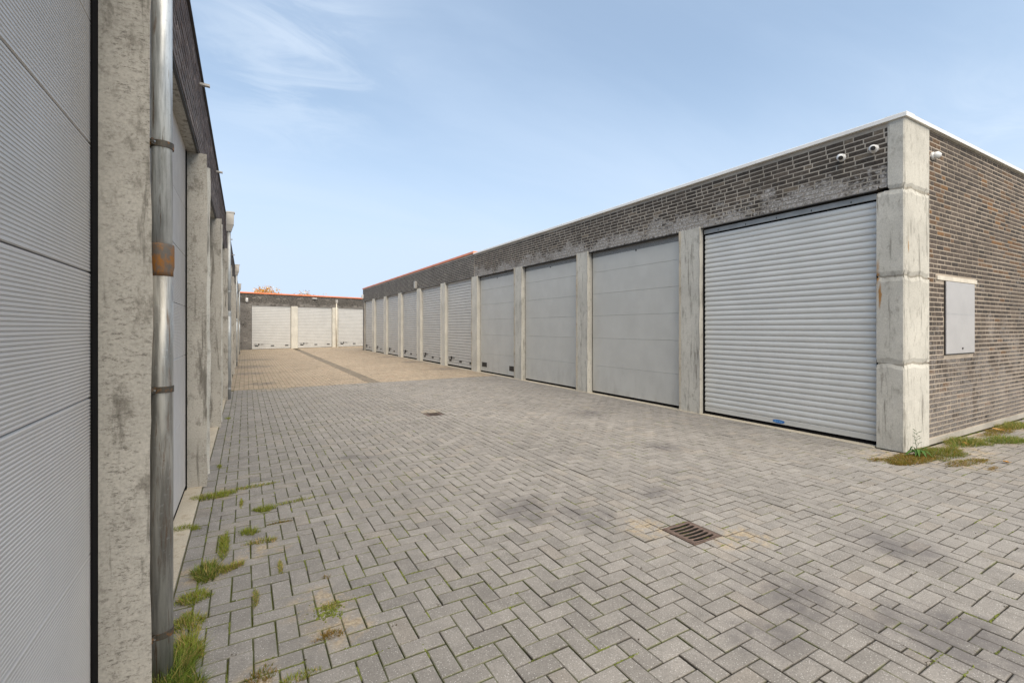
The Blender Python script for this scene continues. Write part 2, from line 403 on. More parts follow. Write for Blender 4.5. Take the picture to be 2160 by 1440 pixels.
M['hatch'] = simple('grey_hatch_paint', (0.42, 0.405, 0.40), 0.5, 0.05, 0.05, 3)
M['lintel'] = simple('cream_lintel', (0.60, 0.545, 0.46), 0.8, 0, 0.1, 8)
M['blue'] = simple('blue_sticker', (0.015, 0.13, 0.42), 0.4)
M['lightblue'] = simple('light_blue_print', (0.30, 0.62, 0.85), 0.5)
M['iron'] = simple('rusty_cast_iron', (0.135, 0.092, 0.072), 0.75, 0.1, 0.35, 30, 0.5)
M['bolt'] = simple('bright_bolt', (0.55, 0.54, 0.52), 0.3, 0.9)
M['moss'] = simple('moss', (0.135, 0.155, 0.025), 0.95, 0, 0.5, 25, 0.8)
M['bark'] = simple('bark', (0.09, 0.065, 0.045), 0.9, 0, 0.3, 9)

def pipe_mat(name, c, rustamt):
    g = G(name)
    v = g.noise(9, 6, 0.65, sc3=(3, 3, 0.25))
    k = g.mix(g.mr(v, 0.35, 0.65), g.rgb(tuple(a * 0.55 for a in c)), g.rgb(tuple(a * 1.3 for a in c)))
    r = g.mr(g.noise(24, 6, 0.7, sc3=(2.2, 2.2, 0.14)), 0.62 - rustamt * 0.11, 0.72 - rustamt * 0.08, 0, 0.85)
    k = g.mix(r, k, g.mix(g.noise(50, 3), (0.17, 0.085, 0.03), (0.10, 0.062, 0.038)))
    k = g.mix(g.mr(g.noise(70, 4), 0.58, 0.7, 0, 0.35), k, (0.45, 0.46, 0.45))
    return g.done(k, g.mix(r, g.mr(v, 0.3, 0.7, 0.36, 0.55), (0.75, 0.75, 0.75)), g.mr(r, 0, 1, 0.45, 0.05), g.noise(30, 4), 0.2, 0.003)
M['pipe'] = pipe_mat('galvanised_steel', (0.60, 0.61, 0.60), 0.55)
M['pipe_low'] = pipe_mat('stained_galvanised_steel', (0.40, 0.385, 0.35), 0.85)
g = G('rusty_steel_collar')
M['rust'] = g.done(g.mix(g.mr(g.noise(34, 6, 0.75, sc3=(1, 1, 0.5)), 0.40, 0.60), (0.13, 0.112, 0.095), (0.30, 0.125, 0.025)), 0.7, 0.2, g.noise(90, 4), 0.4, 0.003)

g = G('dark_steel_clamp')
M['clamp'] = g.done(g.mix(g.mr(g.noise(30, 5, 0.7), 0.48, 0.64), (0.075, 0.065, 0.05), (0.25, 0.11, 0.03)), 0.6, 0.3, g.noise(90, 4), 0.3, 0.003)

def leafy(name, a, b, c=None):
    g = G(name); T = g.tone()
    k = g.mix(T[0], g.rgb(a), g.rgb(b))
    if c: k = g.mix(T[1], k, g.rgb(c))
    m = g.done(k, 0.6, 0, None, 0, 0, 0.25)
    g.b.inputs['Subsurface Weight'].default_value = 0.0
    tr = g.n('ShaderNodeBsdfTranslucent'); g.l(k, tr.inputs[0]); ms = g.n('ShaderNodeMixShader'); ms.inputs[0].default_value = 0.3
    o = g.t.nodes['Material Output']; g.l(g.b.outputs[0], ms.inputs[1]); g.l(tr.outputs[0], ms.inputs[2]); g.l(ms.outputs[0], o.inputs[0])
    return m
M['grass'] = leafy('grass', (0.09, 0.13, 0.012), (0.34, 0.40, 0.05), (0.46, 0.33, 0.12))
M['grass_dark'] = leafy('deep_green_grass', (0.035, 0.085, 0.010), (0.20, 0.29, 0.03), (0.40, 0.30, 0.10))
M['dry'] = leafy('dry_grass', (0.16, 0.082, 0.014), (0.38, 0.235, 0.05), (0.13, 0.16, 0.02))
M['weed'] = leafy('weed_leaf', (0.035, 0.10, 0.02), (0.10, 0.20, 0.04))
M['autumn'] = leafy('autumn_leaf', (0.55, 0.22, 0.02), (0.75, 0.42, 0.04), (0.85, 0.75, 0.50))
M['deadleaf'] = simple('fallen_leaf', (0.42, 0.22, 0.05), 0.7, 0, 0.3, 40)

# ------------------------------------------------------------------ ground and paving
def sheet(name, x0, x1, y0, y1, z, mat):
    mb = MB(); mb.add([(x0, y0, z), (x1, y0, z), (x1, y1, z), (x0, y1, z)], [(0, 1, 2, 3)])
    return mb.build(name, mat, None, 'structure')
M['earth'] = simple('earth', (0.12, 0.105, 0.075), 0.95, 0, 0.3, 0.5)
sheet('ground', -600, 600, -600, 600, -0.06, M['earth'])
grey_bed = sheet('pavement', -0.56, 30, -3, 13.0, -0.019, M['soil'])
tan_bed = sheet('pavement', -0.56, 20, 13.004, 44, -0.019, M['soil_tan'])

GR = [(2.700, 2.995, 2.190, 2.485), (2.700, 2.995, 7.60, 7.895)]     # openings of the two drain grates
def gz(x, y):
    return 0.006 * mnoise.noise(Vector((x * 0.9, y * 0.9, 0.3))) + 0.003 * mnoise.noise(Vector((x * 3.1, y * 3.1, 5.3)))

def herring(x0, x1, y0, y1, cell=0.100, ph=(0, 0)):
    """rectangles of a right-angled herringbone clipped to the region"""
    out = []
    n0 = int((x0 - ph[0]) / cell) - 6; n1 = int((x1 - ph[0]) / cell) + 6
    m0 = int((y0 - ph[1]) / cell) - 6; m1 = int((y1 - ph[1]) / cell) + 6
    for i in range(n0, n1):
        for j in range(m0, m1):
            q = (i - j) % 4
            if q == 0: r = (i, j, i + 2, j + 1)          # lies along X
            elif q == 2: continue
            elif q == 3: r = (i, j, i + 1, j + 2)        # lies along Y
            else: continue
            out.append((ph[0] + r[0] * cell, ph[0] + r[2] * cell, ph[1] + r[1] * cell, ph[1] + r[3] * cell))
    res = []
    for a, b, c, d in out:
        a2, b2, c2, d2 = max(a, x0), min(b, x1), max(c, y0), min(d, y1)
        if b2 - a2 > 0.02 and d2 - c2 > 0.02: res.append((a2, b2, c2, d2))
    return res
def cut(rects, hole):
    res = []; hx0, hx1, hy0, hy1 = hole
    for a, b, c, d in rects:
        if b <= hx0 or a >= hx1 or d <= hy0 or c >= hy1: res.append((a, b, c, d)); continue
        for q in ((a, min(b, hx0), c, d), (max(a, hx1), b, c, d), (max(a, hx0), min(b, hx1), c, min(d, hy0)), (max(a, hx0), min(b, hx1), max(c, hy1), d)):
            if q[1] - q[0] > 0.02 and q[3] - q[2] > 0.02: res.append(q)
    return res
def rows(x0, x1, y0, y1, w, L, alongy=True):
    res = []; n = round((x1 - x0) / w)
    for i in range(n):
        y = y0 - random.random() * L
        while y < y1:
            a, b = max(y, y0), min(y + L, y1)
            if b - a > 0.02: res.append((x0 + i * w, x0 + (i + 1) * w, a, b))
            y += L
    return res

J = 0.0038
def paver_geo(lx, ly, seed, fancy=True):
    rr = random.Random(seed)
    hx, hy = lx / 2, ly / 2; c = 0.0035
    tz = [rr.uniform(-.0016, .0016) for _ in range(4)]
    k = [(-1, -1), (1, -1), (1, 1), (-1, 1)]
    jx = [(rr.uniform(-.0012, .0012), rr.uniform(-.0012, .0012)) for _ in range(4)]
    o = [(sx * hx + j[0], sy * hy + j[1]) for (sx, sy), j in zip(k, jx)]
    c = rr.uniform(.0035, .006)
    V = [(x * (1 - c / hx), y * (1 - c / hy), z) for (x, y), z in zip(o, tz)] + [(x, y, z - 0.0035) for (x, y), z in zip(o, tz)] + [(x, y, -0.024) for x, y in o]
    F = [(0, 1, 2, 3)]
    for a in range(4):
        b = (a + 1) % 4
        F += [(a, a + 4, b + 4, b), (a + 4, a + 8, b + 8, b + 4)]
    return V, F
def pave(rects, mat, parent, nobj, smart=True):
    rects = [(r, view_size(((r[0] + r[1]) / 2, (r[2] + r[3]) / 2, 0)) * (r[1] - r[0]) * (r[3] - r[2])) for r in rects]
    rects.sort(key=lambda q: -q[1])
    cache = {}; mb = MB(); n = 0
    for r, w in rects:
        a, b, c, d = r; cx, cy = (a + b) / 2, (c + d) / 2
        x = random.gauss(0.5, 0.2); t = min(1, max(0, x)); wv = 1.0 if random.random() < 0.10 else 0.0
        lx, ly = b - a - J, d - c - J
        z = gz(cx, cy) + random.gauss(0, .0009)
        full = abs((b - a) * (d - c) - 0.0200) < 0.0004
        if n < nobj and w > 0 and full:
            var = random.randrange(8)
            key = (round(lx, 2), round(ly, 2), var, int(wv))
            if key not in cache:
                V, F = paver_geo(lx, ly, var); tt = (var + 0.5) / 8 * 0.8 + 0.1
                cache[key] = mesh('paver', V, F, mat, [(tt, wv, 0)] * 4 + [(tt, wv, 1)] * 8)
            place('paver', cache[key], parent, (cx + random.gauss(0, .0007), cy + random.gauss(0, .0007), z), (random.gauss(0, .0025), random.gauss(0, .0025), random.gauss(0, .004)))
            n += 1
        else:
            V, F = paver_geo(lx, ly, random.random())
            rz = random.gauss(0, 0.004); cr_, sr_ = math.cos(rz), math.sin(rz)
            mb.add([(cx + p[0] * cr_ - p[1] * sr_, cy + p[0] * sr_ + p[1] * cr_, z + p[2]) for p in V], F, 0, (t, wv, 0))
            for q in range(8): mb.A[-1 - q] = (t, wv, 1)
    mb.build('paving', mat, parent, 'stuff', attr=True)

random.seed(11)
XB = -0.245; XR = 6.835
A = []
A += [(-0.35, XB, y * 0.200 + off, (y + 1) * 0.200 + off) for y in range(-5, 64) for off in (0.05,)]      # edge course along the left row
A += herring(XB, 2.697, -1.0, 12.98, ph=(0.53, 2.39))
A += rows(2.698, 2.998, -1.0, 12.98, 0.100, 0.20)
A += herring(3.0, XR, -1.0, 12.98, ph=(3.0, 0.07))
A += herring(XR, 14.0, -1.0, 2.52, ph=(3.0, 0.07))
for h in GR: A = cut(A, h)
pave(A, M['paver'], grey_bed, 300)
B = herring(XB, 2.93, 13.01, 38.2, ph=(XB, 13.01), cell=0.105) + herring(3.245, XR, 13.01, 38.9, ph=(3.245, 13.01), cell=0.105) + herring(XR, 11.5, 32.7, 40.4, ph=(3.245, 13.01), cell=0.105)
B = [r for r in B if r[2] < 36.4 + 0.31 * r[0]]
B += [(-0.35, XB, 13.03 + y * .21, 13.03 + (y + 1) * .21) for y in range(0, 110)]
pave(B, M['paver_tan'], tan_bed, 0)
C = rows(2.93, 3.245, 13.01, 34.5, 0.105, 0.21)
pave(C, M['paver_brown'], tan_bed, 0)

# ------------------------------------------------------------------ brickwork
CH = 0.0625
def brick_geo(L, H, D, ch=0.003):
    hx, hy = L / 2, H / 2
    o = [(-hx, -hy), (hx, -hy), (hx, hy), (-hx, hy)]
    V = [(x * (1 - ch / hx), y * (1 - ch / hy), 0) for x, y in o] + [(x, y, -ch) for x, y in o] + [(x, y, -D) for x, y in o]
    F = [(0, 1, 2, 3)]
    for a in range(4):
        b = (a + 1) % 4
        F += [(a, a + 4, b + 4, b), (a + 4, a + 8, b + 8, b + 4)]
    return V, F
def brickwork(fr, regions, d, mat, parent, nobj, holes=(), rustf=None, seed=1, zbase=0.0, header_at=None):
    """regions (s0,s1,z0,z1); the brick faces lie at depth d"""
    rr = random.Random(seed); L = []
    rm = fr.mat3().to_euler()
    for (s0, s1, z0, z1) in regions:
        k0 = math.ceil((z0 - zbase) / CH - 0.01); k1 = math.floor((z1 - zbase) / CH + 0.01)
        for k in range(k0, k1):
            z = zbase + k * CH
            s = s0 - rr.random() * 0.2
            small = header_at is not None and abs(z - header_at) < CH * 0.6
            while s < s1:
                Lb = 0.10 if (small or rr.random() < 0.22) else 0.21
                a, b = max(s, s0), min(s + Lb, s1); s += Lb + 0.013
                parts = [(a, b)]
                for h in holes:
                    if z + CH > h[2] + .004 and z < h[3] - .004:
                        q = []
                        for (u, v) in parts:
                            if v <= h[0] or u >= h[1]: q.append((u, v)); continue
                            if u < h[0]: q.append((u, h[0]))
                            if v > h[1]: q.append((h[1], v))
                        parts = q
                for (u, v) in parts:
                    if v - u > 0.015: L.append(((u + v) / 2, v - u, z + CH / 2))
    sized = []
    for (s, ln, z) in L:
        w = fr.w(s, d, z); sized.append((view_size(w) * ln, s, ln, z, w))
    sized.sort(key=lambda q: -q[0])
    cache = {}; mb = MB(); n = 0; m3 = fr.mat3()
    for (v, s, ln, z, w) in sized:
        t = min(1, max(0, rr.gauss(0.45, 0.27))); ru = rustf(s, z, rr) if rustf else (1.0 if rr.random() < 0.04 else 0.0)
        dd = rr.uniform(-0.0010, 0.0015)
        if n < nobj and v > 0 and (abs(ln - .21) < .001 or abs(ln - .10) < .001):
            key = (round(ln, 2), int(t * 5.99), int(ru * 2.99))
            if key not in cache:
                V, F = brick_geo(ln, 0.0490, 0.02)
                cache[key] = mesh('brick', V, F, mat, [((key[1] + .5) / 6, key[2] / 2, 0)] * len(V))
            place('brick', cache[key], parent, w + fr.n * dd, rm); n += 1
        else:
            V, F = brick_geo(ln, 0.0490, 0.02)
            if v < 1 / 200: V = V[:4] + V[8:]; F = [(0, 1, 2, 3), (0, 4, 5, 1), (1, 5, 6, 2), (2, 6, 7, 3), (3, 7, 4, 0)]
            mb.add([w + fr.n * dd + m3 @ Vector(p) for p in V], F, 0, (t, ru, 0))
    if mb.V: mb.build('brickwork', mat, parent, 'stuff', attr=True)

# ------------------------------------------------------------------ pillars, doors and trim
def pillar(fr, parent, s0, s1, d0, d1, z0, z1, mat, ch=0.014, seed=0, rough=0.010, name='pillar', slots=None):
    """upright concrete member with worn, uneven corners"""
    N = max(6, int((z1 - z0) / 0.07)); V = []; F = []; mi = []
    rr = random.Random(seed)
    o = rr.random() * 50
    for i in range(N + 1):
        z = z0 + (z1 - z0) * i / N
        ring = []
        for q, (sx, dx, a, d) in enumerate(((1, 1, s0, d0), (-1, 1, s1, d0), (-1, -1, s1, d1), (1, -1, s0, d1))):
            c = ch + max(0, rough * (0.5 + 2.2 * mnoise.noise(Vector((o + q * 7, z * 3.3, 1.1))))) + rough * 0.5 * mnoise.noise(Vector((o + q, z * 17, 3)))
            e1 = 0.0015 * mnoise.noise(Vector((o + q * 3, z * 5, 9)))
            if q in (0, 2): ring += [(a, d + dx * c), (a + sx * c, d + e1)]
            else: ring += [(a + sx * c, d + e1), (a, d + dx * c)]
        V += [fr.w(a, d, z) for a, d in ring]
    for i in range(N):
        for k in range(8):
            k2 = (k + 1) % 8
            F.append((i * 8 + k, i * 8 + k2, (i + 1) * 8 + k2, (i + 1) * 8 + k)); mi.append(1 if k in (0, 2, 4, 6) else 0)
    F += [tuple(range(7, -1, -1)), tuple(N * 8 + k for k in range(8))]; mi += [0, 0]
    mb = MB(); mb.add(V, F); mb.M = mi
    return mb.build(name, [mat, slots or M['concrete_rough']], parent)

def ribbed_panel(fr, parent, s0, s1, d, z0, z1, pitch, mat, depth=0.0016, label=None):
    n = max(2, int((z1 - z0 - 0.02) / pitch)); p = (z1 - z0 - 0.02) / n
    prof = [(z0 + 0.0024, d - 0.030), (z0 + 0.0024, d - 0.004), (z0 + 0.005, d)]
    for i in range(n):
        z = z0 + 0.01 + i * p
        prof += [(z, d), (z + p * .18, d - depth), (z + p * .5, d - depth), (z + p * .68, d)]
    prof += [(z1 - 0.007, d), (z1 - 0.0004, d - 0.006), (z1 - 0.0004, d - 0.030)]
    V = []; F = []
    for z, dd in prof: V += [fr.w(s0, dd, z), fr.w(s1, dd, z)]
    for i in range(len(prof) - 1): F.append((i * 2, i * 2 + 1, i * 2 + 3, i * 2 + 2))
    mb = MB(); mb.add(V, F); return mb.build('door_panel', mat, parent)

def sectional_door(fr, parent, s0, s1, d, zs, pitch, mat, seal=0.02, vents=(), eye=None, label=None, depth=0.0018):
    door = MB(); fr.box(door, s0 - 0.03, s1 + 0.03, d - 0.12, d - 0.03, 0.0, zs[-1] + 0.12)
    dr = door.build('garage_door', M['dark'], parent)
    if label: dr['label'] = label
    for a, b in zip(zs[:-1], zs[1:]): ribbed_panel(fr, dr, s0 + seal, s1 - seal, d, a, b, pitch, mat, depth)
    fr.one('bottom_seal', M['rubber'], dr, s0 + seal, s1 - seal, d - 0.03, d - 0.004, 0.004, zs[0])
    for (a, b, z0, z1) in vents:
        v = MB(); fr.box(v, a, b, d - 0.004, d + 0.006, z0, z1)
        for i in range(4):
            z = z0 + (z1 - z0) * (i + 0.6) / 4.6
            fr.box(v, a + .012, b - .012, d + 0.0061, d + 0.011, z, z + 0.008)
        v.build('vent', M['black'], dr)
    if eye:
        e = MB(); p = fr.w(eye[0], d - 0.005, eye[1]); tube(e, [p, p + fr.n * 0.02], 0.014, 10)
        e.build('lock', M['steel'], dr)
    return dr

def slat_mesh(fr, w, h, mat, curve):
    """one slat, local coordinates x along, y up, z out"""
    prof = []
    if curve:
        prof = [(0.0, -.004), (0.002, 0.0), (h * .14, 0.0070), (h * .32, 0.0118), (h * .52, 0.0122), (h * .74, 0.0088), (h * .90, 0.0030), (h * .985, -.0028), (h, -.004)]
    else:
        prof = [(0.0, -.018), (0.003, -.004), (0.008, 0.0008), (h - .013, 0.0008), (h - .010, -.003), (h - .0075, -.018)]
    V = []; F = []
    for y, z in prof: V += [(-w / 2, y, z), (w / 2, y, z)]
    for i in range(len(prof) - 1): F.append((i * 2, i * 2 + 1, i * 2 + 3, i * 2 + 2))
    return mesh('slat', V, F, mat)
def slatted_door(fr, parent, s0, s1, d, z0, z1, n, mat, curve=False, separate=True, label=None, kit=True, flip=False):
    door = MB(); fr.box(door, s0 - 0.02, s1 + 0.02, d - 0.12, d - 0.03, 0.0, z1 + 0.1)
    dr = door.build('garage_door', M['dark'], parent)
    if label: dr['label'] = label
    h = (z1 - z0) / n; w = s1 - s0 - 0.03; rm = fr.mat3().to_euler(); m3 = fr.mat3()
    me = slat_mesh(fr, w, h, mat, curve)
    if separate:
        for i in range(n): place('slat', me, dr, fr.w((s0 + s1) / 2, d, z0 + i * h), rm)
    else:
        mb = MB()
        for i in range(n):
            b = fr.w((s0 + s1) / 2, d, z0 + i * h)
            mb.add([b + m3 @ v.co for v in me.vertices], [tuple(p.vertices) for p in me.polygons])
        mb.build('slat', mat, dr, 'stuff')
    fr.one('bottom_seal', M['rubber'], dr, s0 + .015, s1 - .015, d - 0.03, d - 0.004, 0.004, z0)
    if kit:
        W = s1 - s0
        def u(t): return (s1 - t * W) if flip else (s0 + t * W)
        for t in (.12, .52, .89):
            a, b = sorted((u(t - .042), u(t + .042))); v = MB(); fr.box(v, a, b, d, d + .012, .20, .275); fr.box(v, a + .02, b - .02, d + .012, d + .016, .222, .232); fr.box(v, a + .02, b - .02, d + .012, d + .016, .245, .255)
            v.build('vent', M['black'], dr)
        hd = MB(); a, b = sorted((u(.06), u(.13))); fr.box(hd, a, b, d + .001, d + .03, .335, .352)
        a, b = sorted((u(.22), u(.29))); fr.box(hd, a, b, d + .001, d + .03, .335, .352)
        a, b = sorted((u(.165), u(.182))); fr.box(hd, a, b, d + .001, d + .035, .285, .395)
        a, b = sorted((u(.152), u(.195))); fr.box(hd, a, b, d + .001, d + .02, .315, .365)
        hd.build('handle', M['black'], dr)
    return dr

def coping(fr, parent, s0, s1, dout, z, h, mat, piece=2.45, back=0.22, ph=0.0):
    cuts = [s0]; s = s0 + ph + piece
    while s < s1 - 0.3: cuts.append(s); s += piece
    cuts.append(s1)
    for a, b in zip(cuts[:-1], cuts[1:]):
        mb = MB(); g_ = 0.002
        prof = [(dout, z), (dout, z + h - .006), (dout - .006, z + h), (dout - back, z + h + 0.004), (dout - back, z), (dout - .006, z)]
        V = [fr.w(s_, dd, zz) for s_ in (a + g_, b - g_) for dd, zz in prof]
        F = [tuple(range(6)), tuple(range(11, 5, -1))] + [(i, (i + 1) % 6, (i + 1) % 6 + 6, i + 6) for i in range(6)]
        mb.add(V, F); mb.build('coping', mat, parent)

# ================================================================== RIGHT ROW, NEAR BUILDING
FR = Frame((6.88, 0), (0, 1), (-1, 0))
PR = [(5.46, 5.90), (8.53, 8.95), (11.51, 11.94), (14.47, 14.93)]
ZJ = [0.05, 0.635, 1.262, 1.771, 2.270, 2.765, 3.30]
near = empty('garage_building', (9.5, 8.5, 0), 'low brick garage row with white roof trim, a roller shutter and a concrete corner column', 'building', 'rows of lock-up garages around the yard')
# corner column: four cast blocks with ragged joints
FE = Frame((6.88, 2.55), (1, 0), (0, -1))
def corner_block(s1y, z0, z1, seed, w=0.69):
    """block with wavy top and bottom edges"""
    N = 22; rr = random.Random(seed); V = []; F = []
    per = []
    y1 = s1y; x0, x1 = 6.88, 7.57; y0 = 2.55; c = 0.016
    def seg(a, b, n): return [(a[0] + (b[0] - a[0]) * i / n, a[1] + (b[1] - a[1]) * i / n) for i in range(n)]
    per = seg((x0, y1), (x0, y0 + c), 10) + seg((x0, y0 + c), (x0 + c, y0), 2) + seg((x0 + c, y0), (x1, y0), 18) + seg((x1, y0), (x1, y1), 2) + seg((x1, y1), (x0, y1), 2)
    K = len(per)
    def inn(i, f):     # pulled in near the joints
        return f
    for j in range(N + 1):
        t = j / N
        for k, (x, y) in enumerate(per):
            wz0 = 0.028 * mnoise.noise(Vector((x * 7, y * 7, z0 * 5))) + 0.014 * mnoise.noise(Vector((x * 31, y * 31, z0 * 5))) if z0 > 0.1 else 0
            wz1 = 0.028 * mnoise.noise(Vector((x * 7, y * 7, (z1 + .026) * 5))) + 0.014 * mnoise.noise(Vector((x * 31, y * 31, z1 * 5))) if z1 < 3.9 else 0
            z = (z0 + wz0) * (1 - t) + (z1 + wz1) * t
            e = min(t * (z1 - z0) if z0 > .1 else 9, (1 - t) * (z1 - z0) if z1 < 3.9 else 9)
            pull = max(0, 0.012 * (1 - e / 0.03)) if e < 0.03 else 0
            pull += 0.0022 * mnoise.noise(Vector((x * 9, y * 9, z * 9)))
            nx = 1 if k < 10 or k in (10, 11) else 0; ny = 1 if 10 <= k < 30 else 0
            V.append(Vector((x + nx * pull, y + ny * pull, z)))
    for j in range(N):
        for k in range(K):
            k2 = (k + 1) % K; F.append((j * K + k, j * K + k2, (j + 1) * K + k2, (j + 1) * K + k))
    F += [tuple(range(K - 1, -1, -1)), tuple(N * K + k for k in range(K))]
    mb = MB(); mb.add(V, F); return mb.build('column_block', M['concrete'], cc, smooth=False)
cmb = MB(); FR.box(cmb, 2.562, 2.71, -0.67, -0.014, 0, 4.03); FR.box(cmb, 2.7101, 2.828, -0.67, -0.016, 0, 3.19)
cc = cmb.build('corner_column', M['concrete_rough'], near)
corner_block(2.84, 0.0, 1.050, 1); corner_block(2.84, 1.074, 2.116, 2); corner_block(2.84, 2.142, 3.182, 3); corner_block(2.722, 3.214, 4.034, 4)
for i, (a, b) in enumerate(PR): pillar(FR, near, a, b, 0.0, -0.42, 0.0, 3.262 if i else 3.25, M['concrete'] if i < 3 else M['concrete_mid'], seed=20 + i)
# brick fascia on the front
wl = MB(); FR.box(wl, 2.725, 14.75, -0.30, -0.0165, 3.262, 4.034); FR.box(wl, 2.845, 5.455, -0.30, -0.0170, 3.228, 3.2619)
wl.build('wall', M['mortar_near'], near)
random.seed(3)
brickwork(FR, [(2.728, 14.745, 3.232, 4.034)], -0.014, M['brick_near'], near, 300, seed=5, zbase=3.232, header_at=3.232)
for a, b in ((2.845, 5.455), (5.905, 8.525), (8.955, 11.505), (11.945, 14.465)):
    st = MB(); FR.box(st, a, b, -0.10, -0.006, 3.221, 3.2275); FR.box(st, a, b, -0.12, -0.1001, 3.10, 3.2275)
    st.build('steel_angle', M['steel'], near)
# end wall
we = MB(); FE.box(we, 0.692, 7.2, -0.30, -0.0185, 0.0, 4.03); we.build('wall', M['mortar_end'], near)
def rustf(s, z, rr):
    f = mnoise.noise(Vector((s * 0.8 + 3, (z + 0.30 * s) * 3.3, 2.2)))
    if z > 2.35 and f > 0.16 and rr.random() < 0.5: return 0.5 if rr.random() < .85 else 1.0
    return 0.5 if rr.random() < .03 else 0.0
HX0, HX1, HZ0, HZ1 = 1.21, 2.20, 1.15, 2.125
brickwork(FE, [(0.700, 7.2, 0.02, 4.03)], -0.016, M['brick_end'], near, 300, holes=[(HX0 - .02, HX1 + .02, HZ0 - .01, HZ1 + .0), (0.93, 2.34, 2.125, 2.19)], rustf=rustf, seed=9, zbase=0.02)
FE.one('plinth', M['mortar_mid'], near, 0.70, 7.2, -0.018, -0.008, 0.0, 0.075)
hatch = FE.one('meter_hatch', M['hatch'], near, HX0, HX1, -0.03, 0.004, HZ0, HZ1 - .006)
hf = MB(); FE.box(hf, HX0 - .012, HX0 - .001, -0.03, -0.004, HZ0 - .01, HZ1 - .006); FE.box(hf, HX0 - .012, HX1 + .01, -0.03, -0.004, HZ0 - .012, HZ0 - .0008); hf.build('hatch_frame', M['steel'], hatch)
FE.one('hatch_seam', M['zinc'], hatch, HX0 + .002, HX1 - .002, 0.0041, 0.0052, 1.683, 1.687)
lk = MB(); p = FE.w((HX0 + HX1) / 2 + .05, 0.004, 1.215); tube(lk, [p, p + FE.n * 0.008], 0.014, 12); lk.build('lock', M['steel'], hatch)
FE.one('lintel', M['lintel'], near, 0.95, 2.32, -0.03, -0.002, 2.128, 2.183)
# trim and roof
coping(FR, near, 2.52, 14.75, 0.030, 4.035, 0.052, M['coping'], 2.5, ph=-.6)
coping(FE, near, -0.028, 7.2, 0.028, 4.0352, 0.0518, M['coping'], 2.5)
rf = MB(); FR.box(rf, 2.60, 14.75, -7.1, -0.05, 3.90, 4.03); rf.build('roof', M['roof'], near)
core = MB(); FR.box(core, 2.86, 14.74, -7.1, -0.44, 0, 3.9); core.build('back_wall', M['mortar_mid'], near)
# sill strip under the doors
si = MB(); FR.box(si, 2.86, 15.0, -0.40, 0.042, -0.02, 0.004); si.build('sill', M['sill'], near)
# roller shutter
s0, s1 = 2.86, 5.44
rs = slatted_door(FR, near, s0, s1, -0.095, 0.135, 3.105, 36, M['roller'], curve=True, kit=False, label='silver roller shutter with curved slats and a small blue oval sticker')
bb = MB()
prof = [(0.055, -.012), (0.057, 0.006), (0.128, 0.010), (0.133, -.004)]
V = [FR.w(s, -0.095 + dd, z) for z, dd in prof for s in (s0 + .015, s1 - .015)]
bb.add(V, [(0, 1, 3, 2), (2, 3, 5, 4), (4, 5, 7, 6)]); bb.build('bottom_bar', M['roller'], rs)
FR.one('shutter_box', M['box'], rs, s0, s1, -0.12, -0.070, 3.128, 3.198)
FR.one('gap_strip', M['rubber'], rs, s0, s1, -0.12, -0.10, 3.106, 3.127)
for q in range(5):
    FR.one('screw', M['rubber'], rs, 3.15 + q * .5, 3.158 + q * .5, -0.07, -0.066, 3.14, 3.165)
for a in (s0 - 0.012, s1 - 0.004): FR.one('guide_rail', M['rubber'], rs, a, a + .02, -0.12, -0.070, 0, 3.2)
stk = MB(); cs, cz = 4.13, 0.093
ring = [FR.w(cs + .092 * math.cos(t * math.pi / 16), -0.0835, cz + .026 * math.sin(t * math.pi / 16)) for t in range(32)]
stk.add(ring, [tuple(range(32))])
st_ = stk.build('sticker', M['blue'], rs)
lt = MB(); xx = cs + .064
for k, wd in enumerate((.016, .010, .012, .006, .012, .010, .016)):                    # pale lettering too small to read, as a row of short strokes
    hh = .011 if k in (0, 4) else .008
    FR.box(lt, xx - wd, xx - wd * .55, -0.0834, -0.0828, cz - hh, cz + hh); FR.box(lt, xx - wd * .99, xx - .002, -0.0834, -0.0828, cz - .003, cz + .002)
    xx -= wd + .006
lt.build('lettering', M['lightblue'], st_)
# three sectional doors
DN = -0.10
sectional_door(FR, near, 5.93, 8.50, DN, ZJ, 0.0165, M['door_grey'], eye=(7.1, 3.09), label='grey ribbed sectional door beside the roller shutter')
sectional_door(FR, near, 8.98, 11.48, DN, ZJ, 0.0165, M['door_grey'], eye=(10.2, 3.09), label='grey ribbed sectional door between two plain ones, no vents')
sectional_door(FR, near, 11.97, 14.44, DN, ZJ, 0.0165, M['door_grey'], vents=[(12.12, 12.42, .19, .34), (13.95, 14.31, .19, .34)], eye=(13.2, 3.09), label='grey sectional door with two black vents low down')

# ================================================================== RIGHT ROW, FAR BUILDING
mid = empty('garage_building', (9.5, 24, 0), 'low grey-brown garage row with orange roof trim, cream pillars and six narrow-slatted doors', 'building', 'rows of lock-up garages around the yard')
PM = [(17.44, 17.90), (20.45, 20.92), (23.48, 23.95), (26.38, 26.85), (29.17, 29.66)]
for i, (a, b) in enumerate(PM): pillar(FR, mid, a, b, 0.0, -0.42, 0.0, 3.285, M['concrete_mid'], seed=50 + i, rough=0.004, slots=M['concrete_mid'])
wl = MB(); FR.box(wl, 14.752, 32.45, -0.30, -0.008, 3.262, 4.08); FR.box(wl, 32.08, 32.45, -0.30, -0.0082, 0, 3.2618); wl.build('wall', M['mortar_mid'], mid)
brickwork(FR, [(14.757, 32.45, 3.270, 4.08), (32.08, 32.45, 0.02, 3.27)], -0.006, M['brick_mid'], mid, 0, seed=15, zbase=3.270 - 52 * CH)
FN = Frame((6.88, 32.452), (1, 0), (0, 1))
coping(FR, mid, 14.752, 32.48, 0.026, 4.081, 0.072, M['coping_orange'], 3.0)
